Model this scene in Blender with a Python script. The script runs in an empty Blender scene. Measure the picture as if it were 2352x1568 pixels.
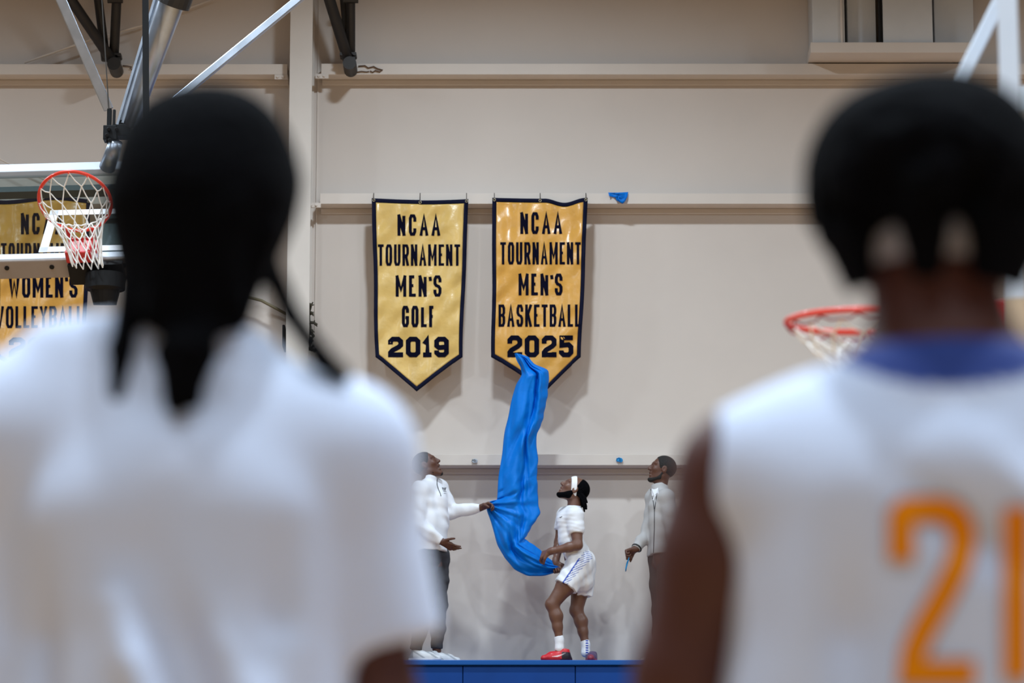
import bpy, bmesh, math, random
import numpy as np
from mathutils import Vector, Matrix
from mathutils.bvhtree import BVHTree
random.seed(7); RNG = np.random.RandomState(7)
SC = bpy.context.scene
COL = SC.collection
R = math.radians

# ------------------------------------------------------------------ camera, world, lamps, exposure
PITCH, CAM_H, F_PX = R(12.0), 0.68, 8100.0
cam_d = bpy.data.cameras.new('camera')
cam_d.sensor_width = 36.0; cam_d.lens = F_PX/2352*36
cam_d.clip_end = 200
cam_d.dof.use_dof = True; cam_d.dof.focus_distance = 26.5; cam_d.dof.aperture_fstop = 3.45
cam = bpy.data.objects.new('camera', cam_d); COL.objects.link(cam)
cam.location = (0, 0, CAM_H); cam.rotation_euler = (R(90)+PITCH, 0, 0)
SC.camera = cam
world = bpy.data.worlds.new('world'); SC.world = world; world.use_nodes = True
world.node_tree.nodes['Background'].inputs[0].default_value = (0.9, 0.95, 1.0, 1)
world.node_tree.nodes['Background'].inputs[1].default_value = 0.05
vs = SC.view_settings
vs.view_transform = 'Standard'; vs.look = 'None'; vs.gamma = 1; vs.use_curve_mapping = False
vs.exposure = 0.0
LAMP_POWER = 378.0
LAMP_COLOR = (0.745, 0.882, 1.0)
LAMP_SPOTS = [(-7.6, 27.6, .70), (-.3, 27.6, .70), (7.2, 27.6, .70),
              (-4.2, 21.5, .85), (3.6, 21.5, .85), (-9, 21.5, .85), (9, 21.5, .85), (-6, 15, 1), (0, 15, 1), (6, 15, 1),
              (-6, 9.5, 1), (0, 9.5, 1), (6, 9.5, 1), (-4.5, 4.4, 1.15), (.5, 4.4, 1.15), (5, 4.4, 1.15),
              (-3.5, -1.6, .5), (1.5, -1.6, .5), (6, -1.6, .5)]  # last row: unseen lamps added behind the camera to light the near players' backs
LAMP_Z = 11.3

def at(px, py, Y):
    """point of the plane y = Y seen at photo pixel (px, py)"""
    a = (px-1176)/F_PX; b = (784-py)/F_PX
    d = np.array([a, math.cos(PITCH)-b*math.sin(PITCH), math.sin(PITCH)+b*math.cos(PITCH)])
    return np.array([0, 0, CAM_H]) + d*(Y/d[1])
V3 = lambda *a: np.array(a, float)
def nrm(v): v = np.asarray(v, float); return v/np.linalg.norm(v)
def lerp(a, b, t): return np.asarray(a, float)*(1-t)+np.asarray(b, float)*t

# ------------------------------------------------------------------ materials
def lin(c):
    return tuple(((x/255)/12.92 if x/255 <= .04045 else ((x/255+.055)/1.055)**2.4) for x in c)
def mat(name, rgb, rough=.6, metal=0., bump=0., bscale=20., mottle=0., mscale=4., sheen=0., spec=.5, coat=0., attr=False, sss=0.):
    m = bpy.data.materials.new(name); m.use_nodes = True
    nt = m.node_tree; b = nt.nodes['Principled BSDF']
    c = (*lin(rgb), 1)
    b.inputs['Base Color'].default_value = c
    b.inputs['Roughness'].default_value = rough; b.inputs['Metallic'].default_value = metal
    b.inputs['Specular IOR Level'].default_value = spec
    b.inputs['Sheen Weight'].default_value = sheen; b.inputs['Coat Weight'].default_value = coat
    if sss:
        b.inputs['Subsurface Weight'].default_value = sss; b.inputs['Subsurface Radius'].default_value = (.01, .004, .002)
    tc = nt.nodes.new('ShaderNodeTexCoord')
    src = None
    if attr:
        a = nt.nodes.new('ShaderNodeAttribute'); a.attribute_name = 'tint'; src = a.outputs['Color']
        nt.links.new(src, b.inputs['Base Color'])
    if mottle:
        n = nt.nodes.new('ShaderNodeTexNoise'); n.inputs['Scale'].default_value = mscale; n.inputs['Detail'].default_value = 4
        nt.links.new(tc.outputs['Object'], n.inputs['Vector'])
        r = nt.nodes.new('ShaderNodeMapRange'); r.inputs[1].default_value = .3; r.inputs[2].default_value = .7
        r.inputs[3].default_value = 1-mottle; r.inputs[4].default_value = 1+mottle
        nt.links.new(n.outputs[0], r.inputs[0])
        h = nt.nodes.new('ShaderNodeHueSaturation'); h.inputs['Color'].default_value = c
        if src: nt.links.new(src, h.inputs['Color'])
        nt.links.new(r.outputs[0], h.inputs['Value']); nt.links.new(h.outputs[0], b.inputs['Base Color'])
    if bump:
        n = nt.nodes.new('ShaderNodeTexNoise'); n.inputs['Scale'].default_value = bscale; n.inputs['Detail'].default_value = 5
        nt.links.new(tc.outputs['Object'], n.inputs['Vector'])
        bp = nt.nodes.new('ShaderNodeBump'); bp.inputs['Strength'].default_value = bump; bp.inputs['Distance'].default_value = .02
        nt.links.new(n.outputs[0], bp.inputs['Height']); nt.links.new(bp.outputs[0], b.inputs['Normal'])
    return m

M = {}
M['wall'] = mat('wall_paint', (209, 198, 189), .75, mottle=.035, mscale=.9, bump=.08, bscale=3)
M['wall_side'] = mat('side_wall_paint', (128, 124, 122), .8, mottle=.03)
M['girt'] = mat('girt_paint', (214, 203, 193), .6, mottle=.03, mscale=2)
M['column'] = mat('column_paint', (216, 207, 198), .5, mottle=.02)
M['ceiling'] = mat('ceiling_deck', (170, 165, 160), .8)
M['duct'] = mat('duct_panel', (206, 206, 206), .55, mottle=.03)
M['duct_dark'] = mat('duct_side', (70, 58, 48), .7)
M['blue_pad'] = mat('bleacher_blue', (8, 62, 136), .6, mottle=.08, mscale=3, spec=.2)
M['blue_edge'] = mat('bleacher_edge', (16, 84, 160), .6, spec=.25)
M['steel'] = mat('galvanised_steel', (176, 184, 196), .34, metal=.85, mottle=.16, mscale=7)
M['steel_dark'] = mat('dark_steel', (44, 41, 39), .5, metal=.3, mottle=.12, mscale=10)
M['black'] = mat('black_iron', (13, 13, 15), .6, spec=.25)
M['white_frame'] = mat('white_frame', (206, 214, 226), .4, mottle=.02)
M['target'] = mat('target_white', (238, 240, 244), .5)
M['grey_steel'] = mat('grey_steel', (56, 58, 58), .5, mottle=.08)
M['pad'] = mat('edge_pad', (150, 140, 134), .6, mottle=.05)
M['rim'] = mat('rim_orange', (222, 52, 28), .35, coat=.3)
M['rim_box'] = mat('rim_red', (190, 30, 30), .4)
M['net'] = mat('net_cord', (240, 238, 234), .8)
M['net_red'] = mat('net_cord_plum', (150, 40, 62), .8)
M['navy'] = mat('navy_cloth', (10, 14, 40), .8, spec=.15)
M['letters'] = mat('navy_letters', (10, 10, 30), .9, spec=.08)
M['brass'] = mat('grommet', (150, 140, 120), .35, metal=.8)
M['cord'] = mat('cord', (60, 55, 50), .8)
M['rust_wire'] = mat('rusty_wire', (92, 66, 48), .8)
M['pipe'] = mat('dull_pipe', (134, 124, 96), .6)
M['garland'] = mat('garland', (74, 70, 56), .9)
def satin(name, rgb):
    m = mat(name, rgb, .30, mottle=.06, mscale=9, bump=.42, bscale=8, sheen=.2, spec=.6)
    return m
M['gold_pale'] = satin('gold_satin_pale', (224, 186, 106))
M['gold_deep'] = satin('gold_satin_deep', (222, 164, 72))
M['skin_a'] = mat('skin_brown', (92, 58, 44), .5, mottle=.07, mscale=9)
M['skin_b'] = mat('skin_brown_light', (112, 76, 60), .45, mottle=.07, mscale=9)
M['skin_c'] = mat('skin_near', (80, 40, 30), .6, mottle=.05, mscale=6)
M['hair'] = mat('black_hair', (7, 7, 10), .95, bump=.5, bscale=60, spec=.06)
M['hair_short'] = mat('short_hair', (26, 22, 21), .8, bump=.4, bscale=90)
M['white_cloth'] = mat('white_cloth', (236, 238, 244), .75, bump=.12, bscale=14, sheen=.2)
M['white_near'] = mat('white_jersey', (216, 227, 252), .7, bump=.1, bscale=8, sheen=.2)
M['grey_cloth'] = mat('grey_jacket', (182, 180, 180), .8, bump=.15, bscale=16)
M['charcoal'] = mat('charcoal_trousers', (52, 52, 58), .85, bump=.12, bscale=14)
M['brown_trousers'] = mat('brown_trousers', (70, 62, 58), .85, bump=.12, bscale=14)
M['tinted'] = mat('tinted_cloth', (230, 230, 235), .7, attr=True, bump=.1, bscale=16)
M['jersey_tinted'] = mat('jersey_tinted', (216, 227, 252), .7, attr=True, bump=.1, bscale=8)
M['tinted_shoe'] = mat('tinted_shoe', (230, 230, 235), .4, attr=True)
M['zip'] = mat('dark_zip', (48, 50, 58), .5)
M['band'] = mat('white_band', (240, 240, 242), .8)
M['band_grey'] = mat('grey_band', (140, 136, 140), .8)
M['collar_blue'] = mat('blue_trim', (30, 62, 150), .7)
M['orange'] = mat('orange_number', (246, 146, 0), .75, spec=.15)
M['orange_dark'] = mat('orange_outline', (176, 96, 24), .6)
M['wrist'] = mat('black_wristband', (22, 22, 24), .6)
M['mouth'] = mat('mouth', (44, 20, 18), .5)
M['eye'] = mat('eye', (200, 190, 182), .3)
# maple floor: boards along the court
def floor_mat():
    m = mat('maple_floor', (196, 152, 104), .3, coat=.3)
    nt = m.node_tree; b = nt.nodes['Principled BSDF']
    tc = nt.nodes.new('ShaderNodeTexCoord'); br = nt.nodes.new('ShaderNodeTexBrick')
    br.inputs['Scale'].default_value = 1; br.inputs['Brick Width'].default_value = 1.6; br.inputs['Row Height'].default_value = .06
    br.inputs['Mortar Size'].default_value = .002
    br.inputs['Color1'].default_value = (*lin((188, 150, 108)), 1); br.inputs['Color2'].default_value = (*lin((176, 138, 98)), 1)
    br.inputs['Mortar'].default_value = (*lin((120, 86, 56)), 1)
    nt.links.new(tc.outputs['Object'], br.inputs['Vector']); nt.links.new(br.outputs[0], b.inputs['Base Color'])
    return m
M['floor'] = floor_mat()
def glass_mat():
    m = bpy.data.materials.new('backboard_glass'); m.use_nodes = True; nt = m.node_tree
    nt.nodes.remove(nt.nodes['Principled BSDF']); out = nt.nodes['Material Output']
    t = nt.nodes.new('ShaderNodeBsdfTransparent'); t.inputs[0].default_value = (.80, .86, .86, 1)
    g = nt.nodes.new('ShaderNodeBsdfGlossy'); g.inputs['Roughness'].default_value = .05
    x = nt.nodes.new('ShaderNodeMixShader')
    x.inputs[0].default_value = .06
    nt.links.new(t.outputs[0], x.inputs[1]); nt.links.new(g.outputs[0], x.inputs[2])
    nt.links.new(x.outputs[0], out.inputs[0]); return m
M['glass'] = glass_mat()
def sheet_mat(name, rgb, trans):
    m = mat(name, rgb, .45, bump=.35, bscale=9, mottle=.06, mscale=5, spec=.25)
    nt = m.node_tree; b = nt.nodes['Principled BSDF']; out = nt.nodes['Material Output']
    t = nt.nodes.new('ShaderNodeBsdfTranslucent'); t.inputs[0].default_value = (*lin(rgb), 1)
    x = nt.nodes.new('ShaderNodeMixShader'); x.inputs[0].default_value = trans
    nt.links.new(b.outputs[0], x.inputs[1]); nt.links.new(t.outputs[0], x.inputs[2]); nt.links.new(x.outputs[0], out.inputs[0])
    return m
M['blue_sheet'] = sheet_mat('blue_plastic', (0, 138, 238), .3)
M['blue_light'] = sheet_mat('blue_plastic_scrap', (60, 176, 240), .35)
M['clear_scrap'] = sheet_mat('clear_plastic_scrap', (214, 220, 228), .4)
def lamp_mat():
    m = bpy.data.materials.new('lamp_lens'); m.use_nodes = True
    b = m.node_tree.nodes['Principled BSDF']
    b.inputs['Emission Color'].default_value = (*LAMP_COLOR, 1); b.inputs['Emission Strength'].default_value = 4
    return m
M['lens'] = lamp_mat()

# ------------------------------------------------------------------ object helpers
def tag(o, label, cat, group=None, kind=None):
    o['label'] = label; o['category'] = cat
    if group: o['group'] = group
    if kind: o['kind'] = kind
    return o
def thing(name, loc, label, cat, group=None):
    o = bpy.data.objects.new(name, None); COL.objects.link(o)
    o.location = tuple(float(x) for x in loc); o.empty_display_size = .1
    return tag(o, label, cat, group)
def link(name, me, m, parent=None):
    o = bpy.data.objects.new(name, me); COL.objects.link(o)
    if m is not None: me.materials.append(m)
    if parent is not None:
        o.parent = parent
        w = Vector((0, 0, 0)); p = parent
        while p is not None: w += p.location; p = p.parent
        o.location = (0, 0, 0)
        me.transform(Matrix.Translation(-w))      # geometry is written in world metres
    return o

class MB:
    """collects faces of one mesh"""
    def __init__(s): s.v = []; s.f = []
    def add(s, vs, fs):
        n = len(s.v); s.v += [tuple(float(c) for c in p) for p in vs]; s.f += [tuple(i+n for i in f) for f in fs]; return s
    def obox(s, c, ax, ay, az):
        """box from centre and three half-axes"""
        c, ax, ay, az = map(lambda q: np.asarray(q, float), (c, ax, ay, az))
        vs = [c+i*ax+j*ay+k*az for i in (-1, 1) for j in (-1, 1) for k in (-1, 1)]
        return s.add(vs, [(0, 1, 3, 2), (4, 6, 7, 5), (0, 4, 5, 1), (2, 3, 7, 6), (0, 2, 6, 4), (1, 5, 7, 3)])
    def box(s, x0, x1, y0, y1, z0, z1):
        return s.obox(((x0+x1)/2, (y0+y1)/2, (z0+z1)/2), ((x1-x0)/2, 0, 0), (0, (y1-y0)/2, 0), (0, 0, (z1-z0)/2))
    def bar(s, a, b, w, d, up=(0, 1, 0)):
        """rectangular bar from a to b, w across, d along up"""
        a = np.asarray(a, float); b = np.asarray(b, float); t = nrm(b-a)
        side = nrm(np.cross(t, up)); u2 = np.cross(side, t)
        return s.obox((a+b)/2, (b-a)/2, side*w/2, u2*d/2)
    def tube(s, path, r, seg=10, closed=False, caps=True):
        P = [np.asarray(p, float) for p in path]; n = len(P)
        rr = list(r) if hasattr(r, '__len__') else [r]*n
        vs = []; prev = None
        for i in range(n):
            a = P[i-1] if (i > 0 or closed) else P[i]; b = P[(i+1) % n] if (i < n-1 or closed) else P[i]
            t = nrm(b-a)
            ref = prev if prev is not None else (V3(0, 0, 1) if abs(t[2]) < .9 else V3(1, 0, 0))
            x = nrm(ref-t*np.dot(ref, t)); y = np.cross(t, x); prev = x
            for k in range(seg):
                an = 2*math.pi*k/seg; vs.append(P[i]+rr[i]*(math.cos(an)*x+math.sin(an)*y))
        fs = []
        for i in range(n if closed else n-1):
            j = (i+1) % n
            for k in range(seg):
                l = (k+1) % seg; fs.append((i*seg+k, i*seg+l, j*seg+l, j*seg+k))
        if caps and not closed: fs += [tuple(range(seg))[::-1], tuple((n-1)*seg+k for k in range(seg))]
        return s.add(vs, fs)
    def build(s, name, m, parent=None, smooth=False, bevel=0.):
        me = bpy.data.meshes.new(name); me.from_pydata(s.v, [], s.f); me.update()
        bm = bmesh.new(); bm.from_mesh(me); bmesh.ops.recalc_face_normals(bm, faces=bm.faces); bm.to_mesh(me); bm.free()
        if smooth: me.polygons.foreach_set('use_smooth', [True]*len(me.polygons))
        o = link(name, me, m, parent)
        if bevel:
            q = o.modifiers.new('bevel', 'BEVEL'); q.width = bevel; q.segments = 2; q.limit_method = 'ANGLE'
        return o

# ------------------------------------------------------------------ signed distance fields meshed by surface nets
class Field:
    def __init__(s, lo, hi, h):
        s.lo = np.asarray(lo, np.float32); s.h = h
        s.n = np.ceil((np.asarray(hi)-np.asarray(lo))/h).astype(int)+2
        s.a = np.full(s.n, .5, np.float32)
    def _blk(s, lo, hi, pad):
        i0 = np.maximum(np.floor((lo-pad-s.lo)/s.h).astype(int), 0); i1 = np.minimum(np.ceil((hi+pad-s.lo)/s.h).astype(int)+1, s.n)
        if (i1 <= i0).any(): return None
        sl = tuple(slice(int(p), int(q)) for p, q in zip(i0, i1))
        g = [s.lo[k]+s.h*np.arange(i0[k], i1[k], dtype=np.float32) for k in range(3)]
        return sl, np.meshgrid(*g, indexing='ij', sparse=True)
    def _put(s, sl, d, k, sub):
        A = s.a[sl]
        if sub:
            d = -d
            if k: h = np.clip(.5-.5*(d-A)/k*-1*-1, 0, 1); s.a[sl] = np.maximum(A, d)
            else: s.a[sl] = np.maximum(A, d)
        elif k:
            h = np.clip(.5+.5*(d-A)/k, 0, 1); s.a[sl] = d+(A-d)*h-k*h*(1-h)
        else: s.a[sl] = np.minimum(A, d)
    def cone(s, a, b, ra, rb=None, k=.03, cap=False, capa=False, sub=False):
        rb = ra if rb is None else rb
        a = np.asarray(a, float); b = np.asarray(b, float); m = max(ra, rb)
        q = s._blk(np.minimum(a, b)-m, np.maximum(a, b)+m, k+3*s.h)
        if q is None: return s
        sl, (X, Y, Z) = q
        ba = b-a; L = max(float(ba@ba), 1e-9)
        px, py, pz = X-a[0], Y-a[1], Z-a[2]
        t0 = (px*ba[0]+py*ba[1]+pz*ba[2])/L; t = np.clip(t0, 0, 1)
        d = np.sqrt((px-t*ba[0])**2+(py-t*ba[1])**2+(pz-t*ba[2])**2)-(ra+(rb-ra)*t)
        l = math.sqrt(L)
        if cap: d = np.maximum(d, (t0-1)*l)
        if capa: d = np.maximum(d, -t0*l)
        s._put(sl, d, k, sub); return s
    def chain(s, pts, rs, k=.03, **kw):
        for i in range(len(pts)-1): s.cone(pts[i], pts[i+1], rs[i], rs[i+1], k, **(kw if i == len(pts)-2 else {}))
        return s
    def ell(s, c, r, ax=None, k=.03, sub=False):
        c = np.asarray(c, float); ax = np.eye(3) if ax is None else np.asarray(ax, float)
        m = max(r); q = s._blk(c-m, c+m, k+3*s.h)
        if q is None: return s
        sl, (X, Y, Z) = q
        px, py, pz = X-c[0], Y-c[1], Z-c[2]; k0 = 0; k1 = 0
        for i in range(3):
            u = px*ax[i][0]+py*ax[i][1]+pz*ax[i][2]
            k0 = k0+(u/r[i])**2; k1 = k1+(u/r[i]**2)**2
        k0 = np.sqrt(k0); k1 = np.sqrt(k1)+1e-6
        s._put(sl, k0*(k0-1)/k1, k, sub); return s
    def cut(s, p, n):
        """keep the side the normal points away from"""
        n = nrm(n); g = [s.lo[k]+s.h*np.arange(s.n[k], dtype=np.float32)-p[k] for k in range(3)]
        X, Y, Z = np.meshgrid(*g, indexing='ij', sparse=True)
        s.a = np.maximum(s.a, X*n[0]+Y*n[1]+Z*n[2]).astype(np.float32); return s
    def wrinkle(s, fn):
        g = [s.lo[k]+s.h*np.arange(s.n[k], dtype=np.float32) for k in range(3)]
        X, Y, Z = np.meshgrid(*g, indexing='ij', sparse=True)
        s.a = (s.a+fn(X, Y, Z)).astype(np.float32); return s
    def mesh(s, name, m, parent, tint=None, smooth_it=1):
        f = s.a; S = f < 0
        for ax in range(3):                                    # close at the border of the grid
            i = [slice(None)]*3
            for e in (0, -1): i[ax] = e; S[tuple(i)] = False; f[tuple(i)] = np.maximum(f[tuple(i)], 1e-4)
        c = [S[i:S.shape[0]-1+i, j:S.shape[1]-1+j, k:S.shape[2]-1+k] for i in (0, 1) for j in (0, 1) for k in (0, 1)]
        tot = sum(x.astype(np.int8) for x in c); act = (tot > 0) & (tot < 8)
        I = np.argwhere(act); idx = np.full(act.shape, -1, np.int32); idx[act] = np.arange(len(I))
        pos = np.zeros((len(I), 3)); cnt = np.zeros(len(I))
        cor = [(i, j, k) for i in (0, 1) for j in (0, 1) for k in (0, 1)]
        val = [f[I[:, 0]+o[0], I[:, 1]+o[1], I[:, 2]+o[2]] for o in cor]
        for p in range(8):
            for q in range(p+1, 8):
                if sum(abs(cor[p][r]-cor[q][r]) for r in range(3)) != 1: continue
                a, b = val[p], val[q]; mk = (a < 0) != (b < 0)
                t = np.where(mk, a/np.where(mk, a-b, 1), 0)
                pt = np.array(cor[p])[None]+t[:, None]*(np.array(cor[q])-np.array(cor[p]))[None]
                pos[mk] += pt[mk]; cnt[mk] += 1
        pos = (pos/np.maximum(cnt, 1)[:, None]+I)*s.h+s.lo
        F = []
        for ax in range(3):
            a1, a2 = [(1, 2), (2, 0), (0, 1)][ax]
            sl0 = [slice(None)]*3; sl1 = [slice(None)]*3
            sl0[ax] = slice(0, -1); sl1[ax] = slice(1, None)
            A, B = S[tuple(sl0)], S[tuple(sl1)]
            E = np.argwhere(A != B)
            E = E[(E[:, a1] > 0) & (E[:, a2] > 0) & (E[:, a1] < act.shape[a1]) & (E[:, a2] < act.shape[a2])]
            ins = A[E[:, 0], E[:, 1], E[:, 2]]
            def cell(d1, d2):
                e = E.copy(); e[:, a1] -= d1; e[:, a2] -= d2; return idx[e[:, 0], e[:, 1], e[:, 2]]
            q = np.stack([cell(1, 1), cell(0, 1), cell(0, 0), cell(1, 0)], 1)
            q[~ins] = q[~ins][:, ::-1]; F.append(q)
        F = np.concatenate(F); F = F[(F >= 0).all(1)]
        for _ in range(smooth_it):                             # one light relaxation takes the grid steps out
            acc = np.zeros_like(pos); n = np.zeros(len(pos))
            for i in range(4):
                a, b = F[:, i], F[:, (i+1) % 4]
                np.add.at(acc, a, pos[b]); np.add.at(n, a, 1)
            pos = pos*.5+.5*acc/np.maximum(n, 1)[:, None]
        me = bpy.data.meshes.new(name)
        me.vertices.add(len(pos)); me.vertices.foreach_set('co', pos.astype(np.float32).ravel())
        me.loops.add(F.size); me.loops.foreach_set('vertex_index', F.astype(np.int32).ravel())
        me.polygons.add(len(F)); me.polygons.foreach_set('loop_start', np.arange(0, F.size, 4, dtype=np.int32))
        me.polygons.foreach_set('use_smooth', np.ones(len(F), bool))
        me.update(calc_edges=True); me.validate()
        if tint is not None:
            at_ = me.color_attributes.new('tint', 'FLOAT_COLOR', 'POINT')
            c = np.ones((len(pos), 4), np.float32); c[:, :3] = tint(pos)
            at_.data.foreach_set('color', c.ravel())
        o = link(name, me, m, parent)
        return o
def tinted(base, *rules):
    """colour of the cloth itself by place: rules are (mask function of positions, rgb)"""
    def fn(P):
        c = np.tile(np.array(lin(base)), (len(P), 1))
        for f, rgb in rules: c[f(P)] = lin(rgb)
        return c
    return fn

# ------------------------------------------------------------------ block lettering (own stroke font)
C_ = .24
O_ = [(0, .14), (0, .86), (C_, 1), (1-C_, 1), (1, .86), (1, .14), (1-C_, 0), (C_, 0)]
GL = {
 'N': [1, [[(0, 0), (0, 1)], [(0, 1), (1, 0)], [(1, 0), (1, 1)]]],
 'C': [.95, [[(1, .68), (1, .86), (1-C_, 1), (C_, 1), (0, .86), (0, .14), (C_, 0), (1-C_, 0), (1, .14), (1, .32)]]],
 'A': [1.08, [[(0, 0), (.5, 1), (1, 0)], [(.2, .3), (.8, .3)]]],
 'T': [.9, [[(0, 1), (1, 1)], [(.5, 1), (.5, 0)]]],
 'O': [1, [O_+['z']]],
 'U': [1, [[(0, 1), (0, .14), (C_, 0), (1-C_, 0), (1, .14), (1, 1)]]],
 'R': [1, [[(0, 0), (0, 1), (1-C_, 1), (1, .86), (1, .6), (1-C_, .47), (0, .47)], [(.55, .47), (1, 0)]]],
 'M': [1.3, [[(0, 0), (0, 1)], [(0, 1), (.5, .3), (1, 1)], [(1, 1), (1, 0)]]],
 'E': [.85, [[(1, 1), (0, 1), (0, 0), (1, 0)], [(0, .52), (.75, .52)]]],
 'S': [1, [[(1, .7), (1, .86), (1-C_, 1), (C_, 1), (0, .86), (0, .64), (C_, .53), (1-C_, .47), (1, .36), (1, .14), (1-C_, 0), (C_, 0), (0, .14), (0, .3)]]],
 "'": [.16, [[(.5, 1), (.2, .78)]]],
 'G': [1, [[(1, .7), (1, .86), (1-C_, 1), (C_, 1), (0, .86), (0, .14), (C_, 0), (1-C_, 0), (1, .14), (1, .44), (.5, .44)]]],
 'L': [.8, [[(0, 1), (0, 0), (1, 0)]]],
 'F': [.82, [[(1, 1), (0, 1), (0, 0)], [(0, .5), (.75, .5)]]],
 'B': [1, [[(0, 0), (0, 1), (1-C_, 1), (1, .87), (1, .65), (1-C_, .52), (0, .52)], [(1-C_, .52), (1, .4), (1, .13), (1-C_, 0), (0, 0)]]],
 'K': [1, [[(0, 0), (0, 1)], [(1, 1), (.1, .42)], [(.35, .6), (1, 0)]]],
 'W': [1.35, [[(0, 1), (.22, 0), (.5, .75), (.78, 0), (1, 1)]]],
 'V': [1, [[(0, 1), (.5, 0), (1, 1)]]],
 'Y': [1, [[(0, 1), (.5, .48), (1, 1)], [(.5, .48), (.5, 0)]]],
 '2': [1.25, [[(.02, .66), (.02, .86), (C_, 1), (1-C_, 1), (1, .86), (1, .62), (.8, .5), (.2, .28), (.02, .14), (.02, 0), (1, 0), (1, .16)]]],
 '0': [1.2, [O_+['z']]],
 '1': [.7, [[(.05, .82), (.5, 1), (.5, 0)], [(0, 0), (1, 0)]]],
 '9': [1.2, [[(1, .5), (C_, .46), (0, .58), (0, .86), (C_, 1), (1-C_, 1), (1, .86), (1, .14), (1-C_, 0), (C_, 0), (0, .14), (0, .28)]]],
 '5': [1.2, [[(.95, 1), (.05, 1), (.05, .56), (.75, .6), (1, .46), (1, .14), (1-C_, 0), (C_, 0), (0, .14), (0, .26)]]],
}
def stroke(poly, th, closed, step):
    """quad strip along a polyline in the plane with mitred corners, cut into short steps"""
    P = [np.array(p, float) for p in poly]; n = len(P); L = []; Rr = []
    def normal(a, b): d = (b-a)/max(np.linalg.norm(b-a), 1e-9); return np.array([-d[1], d[0]])
    for i in range(n):
        if closed or 0 < i < n-1:
            n1 = normal(P[i-1], P[i]); n2 = normal(P[i], P[(i+1) % n]); m = n1+n2
            l = np.linalg.norm(m); m = m/l if l > .2 else n1
            k = min(1/max(m@n1, .45), 2.0)
        else:
            m = normal(P[0], P[1]) if i == 0 else normal(P[-2], P[-1]); k = 1
        L.append(P[i]+m*k*th/2); Rr.append(P[i]-m*k*th/2)
    vs, fs = [], []
    for i in range(n if closed else n-1):
        j = (i+1) % n; m = max(1, int(np.linalg.norm(P[j]-P[i])/step))
        b = len(vs)
        for q in range(m+1):
            t = q/m; vs += [L[i]*(1-t)+L[j]*t, Rr[i]*(1-t)+Rr[j]*t]
        fs += [(b+2*q, b+2*q+1, b+2*q+3, b+2*q+2) for q in range(m)]
    return vs, fs
def text_quads(s, x0, x1, ytop, ybot, th, gap=.34, step=6.):
    """letters of s filling x0..x1, ytop..ybot (photo pixels); th is the stroke width"""
    ws = [GL[c][0] if c != ' ' else .5 for c in s]; tot = sum(ws)+gap*(len(s)-1)
    u = (x1-x0)/tot; vs, fs = [], []; x = x0; H = ybot-ytop
    for c, w in zip(s, ws):
        cw = w*u
        for st in (GL[c][1] if c != ' ' else []):
            closed = st[-1] == 'z'; pts = st[:-1] if closed else st
            P = [(x+th/2+(cw-th)*p[0], ybot-th/2-(H-th)*p[1]) for p in pts]
            if not closed:                                   # square ends reach the full letter box
                for e, nb in ((0, 1), (-1, -2)):
                    d = np.array(P[e])-np.array(P[nb]); d = d/np.linalg.norm(d)
                    if (min(abs(d)) < .25 and (P[e][1] in (ybot-th/2, ytop+th/2))) or max(abs(d)) < .97: P[e] = tuple(np.array(P[e])+d*th/2)
            v, f = stroke(P, th, closed, step); n = len(vs); vs += v; fs += [tuple(i+n for i in q) for q in f]
        x += cw+gap*u
    return vs, fs

# ================================================================== the gym shell
YW = 31.5                                  # back wall face
YG = YW-.2                                 # front of the wall girts
X0, X1, YB, ZC = -15.0, 15.0, -4.0, 12.6
def struct(name, mb, m, **kw):
    o = mb.build(name, m, None, **kw); o['kind'] = 'structure'; return o
struct('floor', MB().box(X0, X1, YB, YW, -.1, 0), M['floor'])
struct('ceiling', MB().box(X0, X1, YB, YW, ZC, ZC+.1), M['ceiling'])
struct('wall_back', MB().box(X0, X1, YW, YW+.2, 0, ZC), M['wall'])
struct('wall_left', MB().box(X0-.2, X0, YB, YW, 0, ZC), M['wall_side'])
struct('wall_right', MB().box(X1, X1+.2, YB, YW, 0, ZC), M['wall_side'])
struct('wall_front', MB().box(X0, X1, YB-.2, YB, 0, ZC), M['wall_side'])
def label(o, l, c): o['label'] = l; o['category'] = c; return o
# steel column with flanges
ca, cb = at(659.5, 600, YW-.36), at(711.5, 600, YW-.36)
cm = MB().box(ca[0], cb[0], YW-.36, YW-.335, 0, ZC).box(ca[0], cb[0], YW-.02, YW, 0, ZC)
cm.box((ca[0]+cb[0])/2-.008, (ca[0]+cb[0])/2+.008, YW-.335, YW-.02, 0, ZC)
cm.box(ca[0]+.005, cb[0]-.004, YW-.335, YW-.3, 0, ZC)
o = struct('trim_1', cm, M['column']); label(o, 'pale painted steel column running up the wall behind the left player', 'column')
# horizontal girts (laid flat, open channels with a thin lip)
def girt(n, pxa, pxb, ytop, ybot, text, lip=True):
    a = at(pxa, ytop, YG); b = at(pxb, ybot, YG)
    g = MB().box(a[0], b[0], YG, YG+.012, b[2], a[2])
    g.box(a[0], b[0], YG+.012, YW, a[2]-.012, a[2]).box(a[0], b[0], YG+.012, YW, b[2], b[2]+.012)
    g.box(a[0], b[0], YW-.03, YW, b[2]-.05, b[2]-.002)
    o = struct('trim_%d' % n, g, M['girt'], bevel=.003); return label(o, text, 'girt')
XR = 3200
girt(2, 738, XR, 146, 171, 'upper pale wall girt to the right of the column')
girt(3, -700, 660, 147, 171, 'upper pale wall girt to the left of the column')
girt(4, 735, XR, 444, 468, 'pale wall girt the gold banners hang from')
girt(5, -700, 655, 444, 468, 'pale wall girt behind the glass backboard')
girt(6, 712, XR, 1043, 1068, 'lowest wall girt behind the men on the bleachers')
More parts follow.
